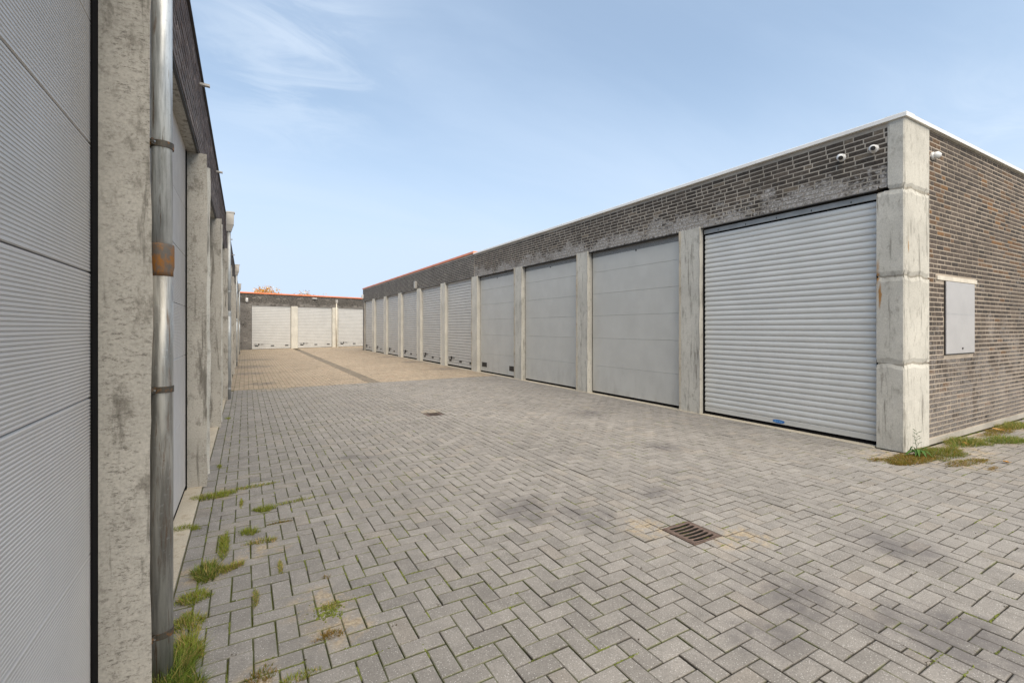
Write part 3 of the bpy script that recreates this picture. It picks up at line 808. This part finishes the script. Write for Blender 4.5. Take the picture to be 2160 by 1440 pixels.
rf = MB(); FR.box(rf, 14.76, 32.40, -7.1, -0.05, 3.90, 4.07); rf.build('roof', M['roof'], mid)
core = MB(); FR.box(core, 14.76, 32.40, -7.1, -0.44, 0, 3.9); core.build('back_wall', M['mortar_mid'], mid)
si = MB(); FR.box(si, 15.003, 32.0, -0.40, 0.03, -0.02, 0.004); si.build('sill', M['sill'], mid)
st = MB(); FR.box(st, 14.94, 32.07, -0.12, -0.003, 3.252, 3.2612); st.build('steel_angle', M['steel'], mid)
edges = [14.93] + [x for p_ in PM for x in p_] + [32.07]
for i in range(0, len(edges), 2):
    slatted_door(FR, mid, edges[i] + .01, edges[i + 1] - .01, DN, 0.06, 3.28, 31, M['door_slat'], flip=True)
# small camera-like box on the far corner
# ================================================================== FAR BUILDING
FF = Frame((0.37, 36.6), (0.955, 0.296), (0.296, -0.955))
far = empty('garage_building', (5, 41, 0), 'squat dark brick garage block closing the yard, orange roof trim and off-white slatted doors', 'building', 'rows of lock-up garages around the yard')
wl = MB(); FF.box(wl, -2.0, 12.0, -0.30, -0.008, 3.02, 3.84); FF.box(wl, -2.0, -0.02, -0.30, -0.0082, 0, 3.0198); wl.build('wall', M['mortar_far'], far)
brickwork(FF, [(-2.0, 12.0, 3.02, 3.84), (-2.0, -0.02, 0.02, 3.02)], -0.006, M['brick_far'], far, 0, seed=25, zbase=0.02)
coping(FF, far, -2.0, 12.0, 0.05, 3.84, 0.085, M['coping_orange'], 3.0)
for i, (a, b) in enumerate(((2.62, 3.08), (5.71, 6.19), (8.83, 9.31))): pillar(FF, far, a, b, 0.0, -0.4, 0, 3.05, M['concrete_mid'], seed=80 + i, rough=0.003, slots=M['concrete_mid'])
for a, b in ((0.0, 2.61), (3.09, 5.70), (6.20, 8.82), (9.32, 11.9)): slatted_door(FF, far, a, b, -0.05, 0.03, 3.03, 27, M['door_white'], separate=False)
rf = MB(); FF.box(rf, -2.0, 12.0, -7.0, -0.25, 3.70, 3.83); rf.build('roof', M['roof'], far)
core = MB(); FF.box(core, -2.0, 12.0, -7.0, -0.42, 0, 3.7); core.build('back_wall', M['mortar_far'], far)
FF.one('sill', M['sill'], far, -0.01, 12.0, -0.4, 0.05, -0.02, 0.004)

# ================================================================== LEFT ROW
FL = Frame((-0.35, 0), (0, 1), (1, 0))
ZL = [0.05, 0.70, 1.252, 1.695, 2.152, 2.585, 3.20]
DL = -0.128
def left_row(lo, hi, seed, label, bm, mm, p0, n, cmat, doors_sep):
    root = empty('garage_building', (-3.5, (lo + hi) / 2, 0), label, 'building', 'rows of lock-up garages around the yard')
    ps = [(p0 + 3.02 * k, p0 + 3.02 * k + 0.45) for k in range(n)]
    for i, (a, b) in enumerate(ps):
        if a < hi: pillar(FL, root, a, b, 0.0, -0.45, 0.0, 3.138, cmat, ch=0.030, seed=seed + i, rough=0.006, slots=M['concrete'])
    wl = MB(); FL.box(wl, lo, hi - .003, -0.30, -0.032, 3.142, 3.905); wl.build('wall', mm, root)
    FL.one('lintel', M['concrete_left'], root, lo + .003, hi - .003, -0.46, -0.045, 3.139, 3.1415)
    brickwork(FL, [(lo + .005, hi - .005, 3.150, 3.905)], -0.026, bm, root, 300 if seed < 150 else 0, seed=seed, zbase=3.150)
    coping(FL, root, lo, hi - .003, -0.006, 3.906, 0.022, M['coping_dark'], 3.0)
    rf = MB(); FL.box(rf, lo, hi - .003, -7.0, -0.25, 3.75, 3.90); rf.build('roof', M['roof'], root)
    core = MB(); FL.box(core, lo, hi - .003, -7.0, -0.47, 0, 3.75); core.build('back_wall', M['mortar_left'], root)
    st = MB(); FL.box(st, lo, hi - .003, -0.05, -0.0315, 3.134, 3.1385); st.build('steel_angle', M['steel'], root)
    xs = [lo - .5] + [x for p_ in ps for x in p_ if x < hi + 1]
    prs = [(lo + 0.02, ps[0][0])] + [(ps[k][1], ps[k + 1][0]) for k in range(n - 1)] + ([(ps[-1][1], hi - .02)] if hi - ps[-1][1] > .8 else [])
    for (a, b) in prs:
        d = sectional_door(FL, root, a, b, DL, ZL, 0.0115 if b < 6 else 0.03, M['door_left'], seal=0.012, depth=0.0018)
        for q0, q1 in ((a + .002, a + .060), (b - .076, b - .002)):
            FL.one('side_seal', M['rubber'], d, q0, q1, DL + .0015, DL + .006, 0.0, 3.13)
    return root, ps
lnear, psn = left_row(-1.6, 13.3, 120, 'garage row running close past the viewer, silver ribbed doors between weathered concrete pillars', M['brick_left'], M['mortar_left'], 2.255 - 3.02, 6, M['concrete_left'], True)
lfar, psf = left_row(13.303, 37.6, 180, 'distant continuation of the pillared garage row, behind the second zinc downpipe', M['brick_mid'], M['mortar_mid'], 2.255 + 3.02 * 4, 8, M['concrete_left'], False)
# sills in front of the doors, one slab for each bay
for root, ps in ((lnear, psn), (lfar, psf)):
    for (a, b) in ps:
        if b + 2.57 < 37: FL.one('sill', M['sill'], root, b + .004, b + 2.566, -0.20, -0.004, -0.03, 0.012)

# downpipes -------------------------------------------------
def downpipe(parent, Y, near_one, r=0.036):
    c = Vector((-0.305, Y, 0))
    dp = MB(); tube(dp, [c + Vector((0, 0, 1.78)), c + Vector((0, 0, 3.55))], r, 28)
    root = dp.build('downpipe', M['pipe'] if near_one else M['zinc'], parent, smooth=True)
    lw = MB(); tube(lw, [c + Vector((0, 0, 0.02)), c + Vector((0, 0, 1.30)), c + Vector((0, 0, 1.76))], r + .003, 28)
    lw.build('lower_pipe', M['pipe_low'] if near_one else M['zinc'], root, smooth=True)
    sk = MB(); pts = [(1.715, .0395), (1.735, .0395), (1.755, .0432), (1.842, .0432), (1.848, .0415), (1.850, .0365)]
    tube(sk, [c + Vector((0, 0, z)) for z, _ in pts], [q + (0 if near_one else -.002) for _, q in pts], 28)
    sk.build('socket', M['rust'] if near_one else M['zinc'], root, smooth=True)
    for z in (2.262, 1.243, 0.225):
        b = MB(); rr_ = r + .0055
        tube(b, [c + Vector((0, 0, z - .013)), c + Vector((0, 0, z + .013))], rr_, 28)
        # two lugs, bolt and wall pin on the side towards the viewer
        q = Vector((-0.55, -0.83, 0)).normalized()
        for s in (-.006, .006):
            side = Vector((q.y, -q.x, 0))
            p = c + q * (rr_ + .008) + side * s * -1
            V = [p + q * a_ + side * b_ + Vector((0, 0, z + h_)) for h_ in (-.012, .012) for a_, b_ in ((-.014, -.0016), (.010, -.0016), (.010, .0016), (-.014, .0016))]
            b.add(V, BOXF)
        cl = b.build('clamp', M['clamp'] if near_one else M['zinc'], root)
        bt = MB(); p = c + q * (rr_ + .010) + Vector((0, 0, z)); side = Vector((q.y, -q.x, 0))
        tube(bt, [p - side * .014, p + side * .018], .0035, 8); tube(bt, [p + side * .010, p + side * .016], .0075, 6)
        tube(bt, [Vector((-0.352, Y - .03, z)), Vector((-0.352 + .02, Y - .03, z))], .006, 8)
        # leave bolts only where they can be seen
        if near_one: bt.build('bolt', M['bolt'], root)
    hp = MB()
    def ring4(w, z): return [Vector((-0.352 if s < 0 else -0.352 + w, Y + t * w * .55, z)) for s, t in ((-1, -1), (1, -1), (1, 1), (-1, 1))]
    V = ring4(.09, 3.52) + ring4(.13, 3.66) + ring4(.135, 3.66) + ring4(.14, 3.90) + ring4(.155, 3.905) + ring4(.155, 3.93)
    F = [(i * 4 + k, i * 4 + (k + 1) % 4, (i + 1) * 4 + (k + 1) % 4, (i + 1) * 4 + k) for i in range(5) for k in range(4)] + [(20, 21, 22, 23), (3, 2, 1, 0)]
    hp.add(V, F); hp.build('hopper', M['lampgrey'] if not near_one else M['zinc'], root)
    return root
d1 = downpipe(lnear, 2.435, True)
d1['label'] = 'galvanised downpipe with rusty collar and clamps'
downpipe(lnear, 11.50, False); downpipe(lfar, 20.9, False); downpipe(lfar, 29.9, False)
# overflow spouts at the roof edge
for Y, par in ((5.3, lnear), (8.15, lnear), (14.2, lfar), (17.2, lfar)):
    sp = MB(); V = []
    prof = [(-.018, .012), (-.018, -.008), (0, -.016), (.018, -.008), (.018, .012), (.012, .010), (.012, -.005), (0, -.010), (-.012, -.005), (-.012, .010)]
    for x in (-0.40, -0.295): V += [Vector((x, Y + a_, 3.80 + b_ - (x + .4) * .05)) for a_, b_ in prof]
    F = [(k, (k + 1) % 10, (k + 1) % 10 + 10, k + 10) for k in range(10)] + [(0, 1, 2, 7, 8, 9), (2, 3, 4, 5, 6, 7), (10, 11, 12, 17, 18, 19), (12, 13, 14, 15, 16, 17)]
    sp.add(V, F); sp.build('overflow_spout', M['lampgrey'], par)
# downpipe of the far building
fp = MB(); c = FF.w(6.02, 0.06, 0); tube(fp, [c, c + Vector((0, 0, 3.5))], .045, 14); fdp = fp.build('downpipe', M['lintel'], far, smooth=True)
hp = MB(); FF.box(hp, 5.94, 6.10, 0.002, 0.13, 3.42, 3.66); hp.build('hopper', M['lampgrey'], fdp)

# ================================================================== things on the walls
def turret(name, loc, axis, up_tilt, label):
    """small dome camera on a round base; axis = wall normal, look = direction of the lens"""
    root = empty(name, loc, label, 'security camera', 'white dome cameras under the roof edge')
    ax = Vector(axis).normalized(); look = Vector(up_tilt).normalized(); L0 = Vector(loc)
    b = MB(); tube(b, [L0 + ax * t for t in (-.004, .018, .030)], [.050, .050, .040], 20); b.build('base', M['white'], root, smooth=False)
    ctr = L0 + ax * .045
    s = MB(); pts = []; rad = []
    for k in range(0, 10):
        th = math.pi * k / 9 * 0.78; pts.append(ctr - look * (math.cos(th) * .045 - 0)); rad.append(max(.0005, math.sin(th) * .045))
    pts.append(ctr + look * .040); rad.append(.030)
    tube(s, pts, rad, 20); s.build('housing', M['white'], root, smooth=True)
    l = MB(); tube(l, [ctr + look * .038, ctr + look * .0425], [.029, .026], 20); l.build('lens', M['black'], root)
    l2 = MB(); tube(l2, [ctr + look * .0426, ctr + look * .046], [.010, .008], 14); l2.build('lens_glass', M['steel'], root)
turret('security_camera', (6.893, 3.235, 3.755), (-1, 0, 0), (-0.6, -0.35, -0.35), 'white dome camera on the front brick band, the one further from the corner column')
turret('security_camera', (6.893, 2.865, 3.750), (-1, 0, 0), (-0.95, -0.45, -0.25), 'white dome camera on the brick band right beside the corner column, black lens facing out')
turret('security_camera', (7.70, 2.565, 3.71), (0, -1, 0), (0.75, -0.55, -0.05), 'white dome camera on the side wall past the corner column')

def box_thing(name, fr, label, cat, grp, mat, s, z, w, h, dp, d0=-0.004, lens=None):
    root = empty(name, fr.w(s, d0, z), label, cat, grp)
    mb = MB()
    V = [fr.w(s + a, d0 + b, z + c_) for c_, k in ((-h / 2, .82), (-h / 2 + .02, 1), (h / 2 - .02, 1), (h / 2, .82)) for a, b in ((-w / 2 * k, 0), (w / 2 * k, 0), (w / 2 * k, dp * k), (-w / 2 * k, dp * k))]
    F = [(i * 4 + k, i * 4 + (k + 1) % 4, (i + 1) * 4 + (k + 1) % 4, (i + 1) * 4 + k) for i in range(3) for k in range(4)] + [(3, 2, 1, 0), (12, 13, 14, 15)]
    mb.add(V, F); mb.build('housing', mat, root)
    mb2 = MB(); fr.box(mb2, s - w * .32, s + w * .32, d0 + dp + .0005, d0 + dp + .008, z - h * .30, z + h * .1); mb2.build('cover', lens or M['lampgrey'], root)
box_thing('wall_lamp', FR, 'grey box lamp on the brick band over the slatted doors', 'lamp', 'wall lamps', M['lampgrey'], 21.05, 3.48, .17, .34, .10)
box_thing('wall_lamp', FF, 'white lamp high on the dark brick pier of the end block', 'lamp', 'wall lamps', M['white'], -0.33, 3.38, .14, .26, .10)
box_thing('wall_lamp', FF, 'slim white strip lamp under the orange trim above a pillar', 'lamp', 'wall lamps', M['white'], 4.30, 3.68, .34, .07, .12)
ms = Frame((6.88, 32.45), (0, 1), (-1, 0))
box_thing('alarm_box', ms, 'white alarm box on the far corner of the slatted row', 'alarm box', None, M['white'], -0.12, 3.60, .20, .26, .10)

# ================================================================== drain grates
def grate(x0, x1, y0, y1, label, z=-0.001):
    root = empty('drain_grate', ((x0 + x1) / 2, (y0 + y1) / 2, 0), label, 'drain grate', 'cast iron drain grates in the paving')
    FG = Frame((x0, y0), (1, 0), (0, 1)); W = x1 - x0; H = y1 - y0
    f = MB()
    def fb(mb, a0, a1, b0, b1, zt, zb): FG.box(mb, a0, a1, b0, b1, zb, zt)
    t = .011
    fb(f, .003, W - .003, .003, t, z, -.10); fb(f, .003, W - .003, H - t, H - .003, z, -.10); fb(f, .003, t, t, H - t, z, -.10); fb(f, W - t, W - .003, t, H - t, z, -.10)
    f.build('frame', M['iron'], root)
    pit = MB(); fb(pit, .003, W - .003, .003, H - .003, -.0995, -.11); pit.build('pit', M['dark'], root)
    for q0 in (.014, W - .042):
        r2 = MB(); fb(r2, q0, q0 + .028, .014, H - .014, z + .001, -.03); r2.build('rim', M['iron'], root)
    n = 7; y = .014; tot = H - .028; slot = .0262; bw = (tot - 6 * slot) / 7
    for k in range(n):
        b = MB(); a = []; N = 8
        V = []; F = []
        for i in range(N + 1):
            s = i / N; xx_ = .0421 + (W - .0842) * s; bow = .007 * math.sin(math.pi * s)
            e = .005 * (1 if i in (0, N) else 0)
            lo_, hi_ = y - e * (k > 0) - bow * (k > 0), y + bw + e * (k < n - 1) - bow * (k < n - 1)
            V += [FG.w(xx_, lo_, z + .001), FG.w(xx_, hi_, z + .001), FG.w(xx_, hi_ - .002, z - .010), FG.w(xx_, lo_ + .002, z - .010)]
        for i in range(N):
            for q in range(4): F.append((i * 4 + q, i * 4 + (q + 1) % 4, i * 4 + 4 + (q + 1) % 4, i * 4 + 4 + q)); a.append(0 if q == 0 else 1)
        b.add(V, F); b.M = a; b.build('bar', [M['iron'], M['dark']], root); y += bw + slot  # bar sides coloured near-black, standing in for shade in the slots
grate(*GR[0], 'rusty iron drain grate with six slots, in the foreground paving')
grate(*GR[1], 'dirty iron drain grate sunk in the middle of the grey paving', z=-0.006)

# ================================================================== grass, moss, weeds
def blades(mb, cx, cy, n, rx, ry, h, rr, dry=0.1, lean=0.7, wind=(0, 0), w=0.0022, ang=0.0):
    ca, sa = math.cos(ang), math.sin(ang)
    for _ in range(n):
        a = rr.random() * 2 * math.pi; q = math.sqrt(rr.random()) * 0.9
        lx_, ly_ = q * math.cos(a) * rx, q * math.sin(a) * ry
        x = cx + lx_ * ca - ly_ * sa; y = cy + lx_ * sa + ly_ * ca
        hh = 0.95 * h * rr.uniform(.45, 1.15) * (1 - .5 * q * q); th = rr.random() * 2 * math.pi
        le = lean * rr.uniform(.3, 1.4)
        dx, dy = math.cos(th) * le + wind[0] + math.cos(a) * q * .5, math.sin(th) * le + wind[1] + math.sin(a) * q * .5
        px, py = -math.sin(th), math.cos(th); ww = w * rr.uniform(.7, 1.3)
        V = []
        for t, k in ((0, 1), (.4, .85), (.75, .55)):
            bx, by, bz = x + dx * hh * t * t, y + dy * hh * t * t, hh * (t - .25 * t * t * min(1.6, le))
            V += [(bx - px * ww * k, by - py * ww * k, bz - .004), (bx + px * ww * k, by + py * ww * k, bz - .004)]
        V.append((x + dx * hh, y + dy * hh, max(.003, hh * (1 - .28 * min(2, le)))))
        mb.add(V, [(0, 1, 3, 2), (2, 3, 5, 4), (4, 5, 6)], 0, (min(1, max(0, rr.gauss(.5, .25))), 1.0 if rr.random() < dry else rr.random() * .2, 0))
def tuft(x, y, n, rx, ry, h, label, mat='grass', dry=.1, ang=0, lean=.8, name='grass_tuft', w=.0016, cat='grass tuft', seed=None, wind=(0, 0)):
    rr = random.Random(seed if seed is not None else int(x * 1000 + y * 77))
    mb = MB(); blades(mb, x, y, n, rx, ry, h, rr, dry, lean, wind, w, ang)
    for _ in range(5):      # ragged outliers round the clump
        a = rr.random() * 6.28; q = rr.uniform(.7, 1.25); ca, sa = math.cos(ang), math.sin(ang); lx_, ly_ = rx * q * math.cos(a), ry * q * math.sin(a)
        blades(mb, x + lx_ * ca - ly_ * sa, y + lx_ * sa + ly_ * ca, n // 9, rx * .3, ry * .38, h * .6, rr, dry, lean, wind, w, ang)
    o = mb.build(name, M[mat], None, None, attr=True)
    return tag(o, label, cat, 'tufts growing from the paving joints')
tuft(-0.30, 2.40, 1400, .11, .18, .14, 'tall lush grass clump around the foot of the rusty downpipe', 'grass_dark', .18, lean=.8)
tuft(-0.235, 2.62, 420, .06, .10, .10, 'bushy grass clump just behind the rusty downpipe', 'grass', .25)
tuft(-0.26, 2.87, 450, .08, .08, .05, 'low grass patch at the wall between downpipe and mossy clump', 'grass', .2)
tuft(-0.25, 3.12, 420, .08, .07, .05, 'small yellowish grass cushion against the sill slab', 'grass', .15)
tuft(-0.20, 3.40, 600, .08, .12, .08, 'dense green grass mound on the sandy joint beside the wall', 'grass_dark', .25)
tuft(-0.07, 3.40, 300, .08, .03, .05, 'sprawling dry-tipped grass next to the dense mound', 'grass', .45, ang=.5)
tuft(-0.13, 3.74, 480, .028, .22, .05, 'long narrow grass strip in the joint parallel to the wall', 'grass', .12)
tuft(0.02, 3.93, 200, .06, .05, .06, 'bright feathery grass tuft two stones out from the wall', 'grass', .05)
tuft(0.10, 3.72, 160, .10, .03, .045, 'thin brownish grass line between two stones', 'grass', .5)
tuft(-0.40, 4.22, 420, .10, .05, .05, 'round green grass cushion lying on the pale sill slab', 'grass', .05)
tuft(-0.26, 4.92, 560, .17, .07, .06, 'grass spreading off the sill at the second pillar', 'grass', .08, ang=.15)
tuft(0.05, 5.05, 300, .24, .03, .04, 'trailing grass strand reaching out from the second pillar', 'grass', .2, ang=.12)
tuft(0.14, 4.37, 300, .09, .045, .055, 'thick grass tuft alone in the middle of the mossy stones', 'grass', .04)
tuft(0.38, 4.44, 200, .20, .022, .035, 'flat grass strand running out of the lone thick tuft', 'grass', .15, ang=.15)
tuft(-0.245, 5.95, 120, .02, .06, .04, 'little grass sprig in the edge joint near the second pillar', 'grass', .1)
tuft(-0.25, 9.0, 90, .04, .05, .06, 'small bright grass sprig beside the third pillar', 'grass', .05)
tuft(0.40, 2.68, 130, .05, .04, .03, 'short grass growing on a mossy silted-up stone near the downpipe', 'grass', .45)
tuft(0.36, 2.42, 160, .07, .035, .03, 'dead brown grass lying over the sandy patch', 'dry', .1)
tuft(0.06, 2.28, 220, .07, .05, .03, 'brown and green grass mat at the bottom edge of the paving', 'dry', .5)
tuft(0.20, 2.20, 160, .08, .03, .03, 'green grass mat at the bottom edge beside the brown one', 'grass', .25)
tuft(0.42, 3.0, 50, .025, .02, .02, 'tiny brown grass tuft between stones just beyond the mossy one', 'dry', .1)
tuft(0.19, 3.28, 160, .012, .09, .025, 'hair-thin grass line in a joint between the dense mound and the mossy stone', 'grass', .35)
tuft(0.05, 2.95, 180, .014, .10, .03, 'thin grass line in the joint behind the downpipe, one stone out', 'grass', .3)
tuft(-0.03, 4.62, 150, .012, .10, .03, 'thin grass line in the joint short of the second pillar', 'grass', .2)
tuft(0.24, 4.02, 130, .09, .012, .025, 'dry grass line across the joint beyond the feathery tuft', 'dry', .4)
# right-hand corner
tuft(6.58, 2.38, 2300, .44, .16, .06, 'rusty-brown matted grass at the foot of the corner column', 'dry', .30, ang=-.15, lean=1.2)
tuft(7.2, 2.33, 1800, .46, .16, .08, 'olive green grass mat along the column base toward the brick wall', 'dry', .75, ang=-.1, lean=1.1)
tuft(6.95, 2.02, 900, .42, .09, .04, 'thin straw-coloured grass spilling onto the paving in front of the corner', 'dry', .35, ang=-.15, lean=1.2)
tuft(8.05, 2.36, 1300, .36, .17, .12, 'bushy green grass clump against the brick wall under the hatch', 'grass_dark', .3, ang=-.1)
tuft(8.75, 2.16, 1200, .38, .17, .10, 'flattened deep green grass clump on the path by the brick wall', 'grass_dark', .12, ang=-.15, lean=1.1)
tuft(10.1, 2.38, 900, .40, .12, .12, 'green grass clump furthest along the brick wall', 'grass_dark', .35)
tuft(9.45, 2.38, 1100, .55, .12, .06, 'brown withered grass strip between the clumps along the brick wall', 'dry', .3, lean=1.2)
tuft(6.95, 1.80, 160, .12, .03, .02, 'flat scrap of dry grass lying on the open paving', 'dry', .05, lean=1.6)

# moss in the joints of the stones near the left row and scattered spots
rr = random.Random(5); mm_ = MB()
def cushion(x, y, r, h):
    n = 7; V = [(x, y, h)]
    for k in range(n):
        a = 2 * math.pi * k / n + rr.random() * .5; q = r * rr.uniform(.6, 1.25); V.append((x + q * math.cos(a) * .55, y + q * math.sin(a) * .55, h * .75))
    for k in range(n):
        a = 2 * math.pi * k / n; q = r * rr.uniform(.8, 1.4); V.append((x + q * math.cos(a), y + q * math.sin(a), -.012))
    F = [(0, 1 + k, 1 + (k + 1) % n) for k in range(n)] + [(1 + k, 1 + n + k, 1 + n + (k + 1) % n, 1 + (k + 1) % n) for k in range(n)]
    mm_.add(V, F)
for r_ in A:
    cx, cy = (r_[0] + r_[1]) / 2, (r_[2] + r_[3]) / 2
    if view_size((cx, cy, 0)) < 1 / 60: continue
    nv = mnoise.noise(Vector((cx * 1.7, cy * 1.7, 4.4))) + 0.35 * mnoise.noise(Vector((cx * 6, cy * 6, 1.4)))
    k = max(0, 1 - max(0, cx + .3) / 2.6) * .62 - 0.02 * max(0, cy - 4)
    if nv + k > 0.30 and rr.random() < .6 or rr.random() < 0.02:
        side = rr.random()
        L_ = rr.uniform(.03, .16)
        if side < .5:
            y_ = r_[2]; x_ = rr.uniform(r_[0], r_[1])
            for q in range(int(L_ / .008)): cushion(x_ + q * .008 + rr.uniform(-.002, .002), y_ + rr.gauss(0, .0015), rr.uniform(.0035, .0075), gz(cx, cy) + rr.uniform(-.003, .003))
        else:
            x_ = r_[0]; y_ = rr.uniform(r_[2], r_[3])
            for q in range(int(L_ / .008)): cushion(x_ + rr.gauss(0, .0015), y_ + q * .008 + rr.uniform(-.002, .002), rr.uniform(.0035, .0075), gz(cx, cy) + rr.uniform(-.003, .003))
# a mossy, silted-up stone
for _ in range(170): cushion(rr.gauss(.38, .035), rr.gauss(2.64, .035), rr.uniform(.004, .011), rr.uniform(.002, .006))
mo = mm_.build('moss', M['moss'], None, 'stuff'); tag(mo, 'green moss in the joints between the grey paving stones', 'moss')

db = MB()
for _ in range(1500):
    r_ = rr.choice(A); 
    if view_size(((r_[0] + r_[1]) / 2, (r_[2] + r_[3]) / 2, 0)) < 1 / 90: continue
    if rr.random() < .55: x_, y_ = r_[0] + rr.gauss(0, .004), rr.uniform(r_[2], r_[3])
    elif rr.random() < .85: x_, y_ = rr.uniform(r_[0], r_[1]), r_[2] + rr.gauss(0, .004)
    else: x_, y_ = rr.uniform(r_[0], r_[1]), rr.uniform(r_[2], r_[3])
    for q in range(rr.randint(1, 6)):
        a_ = rr.random() * 6.28; l_ = rr.uniform(.0015, .005); x2, y2 = x_ + rr.gauss(0, .009), y_ + rr.gauss(0, .005); z2 = gz(x2, y2) + .002
        d_ = Vector((math.cos(a_) * l_, math.sin(a_) * l_, rr.uniform(-.001, .001))); e_ = Vector((-math.sin(a_) * l_ * .5, math.cos(a_) * l_ * .5, 0)); p_ = Vector((x2, y2, z2))
        db.add([p_ - d_, p_ - e_, p_ + d_, p_ + e_, p_ + Vector((0, 0, l_ * .5)), p_ - Vector((0, 0, .004))], [(0, 1, 4), (1, 2, 4), (2, 3, 4), (3, 0, 4), (1, 0, 5), (2, 1, 5), (3, 2, 5), (0, 3, 5)])
M['crumb'] = simple('soil_crumb', (0.075, 0.058, 0.036), 0.95, 0, 0.6, 40)
tag(db.build('debris', M['crumb'], None, 'stuff'), 'crumbs of soil and plant bits strewn along the paving joints', 'debris')

# leafy weed with a seed stalk at the corner column
wd = empty('weed', (6.80, 2.40, 0), 'leafy green weed with a tall thin flower stalk at the corner column', 'weed')
def big_leaf(base, ang, L_, W_, arch, parent, mat, tone=.5):
    mb = MB(); V = []; N = 7
    d = Vector((math.cos(ang), math.sin(ang), 0)); s = Vector((-d.y, d.x, 0))
    for i in range(N + 1):
        t = i / N; p = Vector(base) + d * L_ * t + Vector((0, 0, arch * math.sin(math.pi * min(1, t * 1.05)) + .012)); w_ = W_ * (math.sin(math.pi * min(.97, t * .86 + .12)) ** .8)
        V += [p - s * w_ + Vector((0, 0, w_ * .35)), p, p + s * w_ + Vector((0, 0, w_ * .35))]
    F = [(i * 3 + k, i * 3 + k + 1, i * 3 + k + 4, i * 3 + k + 3) for i in range(N) for k in range(2)]
    mb.add(V, F, 0, (tone, 0, 0)); return mb.build('leaf', mat, parent, attr=True)
rr = random.Random(8)
for k in range(13): big_leaf((6.80, 2.40, .01), k * 2.4, rr.uniform(.09, .17), rr.uniform(.012, .02), rr.uniform(.03, .09), wd, M['weed'], rr.random())
stm = MB(); pts = [Vector((6.80 + .012 * math.sin(t * .8), 2.40 + .01 * t * .4, .31 * t / 8)) for t in range(9)]; tube(stm, pts, [.004 - .0004 * t for t in range(9)], 6); stm.build('stem', M['weed'], wd)
for k in range(12):
    z = .12 + k * .0155; x_ = 6.80 + .012 * math.sin(z * 15 * .8)
    mb = MB(); a_ = k * 2.4; tube(mb, [Vector((x_, 2.405, z)), Vector((x_ + .035 * math.cos(a_), 2.405 + .035 * math.sin(a_), z + .02)), Vector((x_ + .045 * math.cos(a_), 2.405 + .045 * math.sin(a_), z + .024))], [.0015, .003, .001], 5); mb.build('seed_sprig', M['weed'], wd)
# fallen leaves
def fallen(x, y, ang, L_, label, tone=0):
    mb = MB(); V = []; N = 6; d = Vector((math.cos(ang), math.sin(ang), 0)); s = Vector((-d.y, d.x, 0))
    ws = (0.08, .55, .75, 1, .7, .45, .04)
    for i in range(N + 1):
        t = i / N; p = Vector((x, y, .008 + gz(x, y))) + d * L_ * t + Vector((0, 0, .018 * t * t)); w_ = L_ * .36 * ws[i]
        V += [p - s * w_ + Vector((0, 0, .014 + .006 * (i % 2))), p, p + s * w_ + Vector((0, 0, .010))]
    mb.add(V, [(i * 3 + k, i * 3 + k + 1, i * 3 + k + 4, i * 3 + k + 3) for i in range(N) for k in range(2)])
    tube(mb, [Vector((x, y, .008)), Vector((x, y, .012)) - d * L_ * .4], .0015, 5)
    tag(mb.build('fallen_leaf', M['deadleaf'], None), label, 'leaf', 'fallen autumn leaves')
fallen(9.25, 2.02, .2, .12, 'curled orange fallen leaf lying alone on the paving past the wall')
fallen(7.95, 2.28, 1.0, .10, 'brown fallen leaf caught at the edge of the bushy grass clump')
fallen(9.55, 2.36, 2.2, .13, 'yellow fallen leaf close to the brick wall among withered grass')
fallen(7.35, 1.78, 2.8, .08, 'pale fallen leaf beside the flat scrap of dry grass')
# ================================================================== trees behind the end block
def tree(x, y, top, r, n, label, seed):
    root = empty('autumn_tree', (x, y, 0), label, 'tree', 'trees behind the end block'); rr = random.Random(seed)
    cz = top - r * .95
    t = MB(); tube(t, [Vector((x, y, 0)), Vector((x + .1, y, cz * .5)), Vector((x, y + .1, cz + r * .3))], [.16, .12, .05], 9); 
    for k in range(9):
        a = k * 2.4; z = cz * .6 + k * .15; e = Vector((x + math.cos(a) * r * .75, y + math.sin(a) * r * .75, cz + rr.uniform(-.2, .7) * r)); tube(t, [Vector((x, y, z)), (Vector((x, y, z)) + e) / 2 + Vector((0, 0, .2)), e], [.05, .03, .01], 6)
    t.build('trunk', M['bark'], root)
    c = MB(); clumps = []
    for _ in range(46):
        while True:
            v = Vector((rr.uniform(-1, 1), rr.uniform(-1, 1), rr.uniform(-.8, 1)))
            if .25 < v.length < 1: break
        clumps.append((Vector((x, y, cz)) + v * r * .85, r * rr.uniform(.12, .26), rr.random()))
    for _ in range(n):
        p, q, tn = rr.choice(clumps); v = Vector((rr.gauss(0, 1), rr.gauss(0, 1), rr.gauss(0, 1))) * q * .7; p = p + v
        s = rr.uniform(.06, .11); u = Vector((rr.uniform(-1, 1), rr.uniform(-1, 1), rr.uniform(-1, 1))).normalized(); w = u.cross(Vector((rr.uniform(-1, 1), rr.uniform(-1, 1), rr.uniform(-1, 1)))).normalized()
        c.add([p - u * s, p + w * s * .6, p + u * s, p - w * s * .6], [(0, 1, 2, 3)], 0, (min(1, max(0, tn + rr.gauss(0, .2))), 1.0 if rr.random() < .22 else 0, 0))
    c.build('crown', M['autumn'], root, attr=True)
tree(1.75, 58.5, 5.95, 1.9, 6000, 'orange and yellow autumn tree showing above the end block roof', 3)
tree(6.0, 58.0, 5.62, 1.9, 4000, 'lower autumn tree barely topping the orange roof trim of the end block', 4)
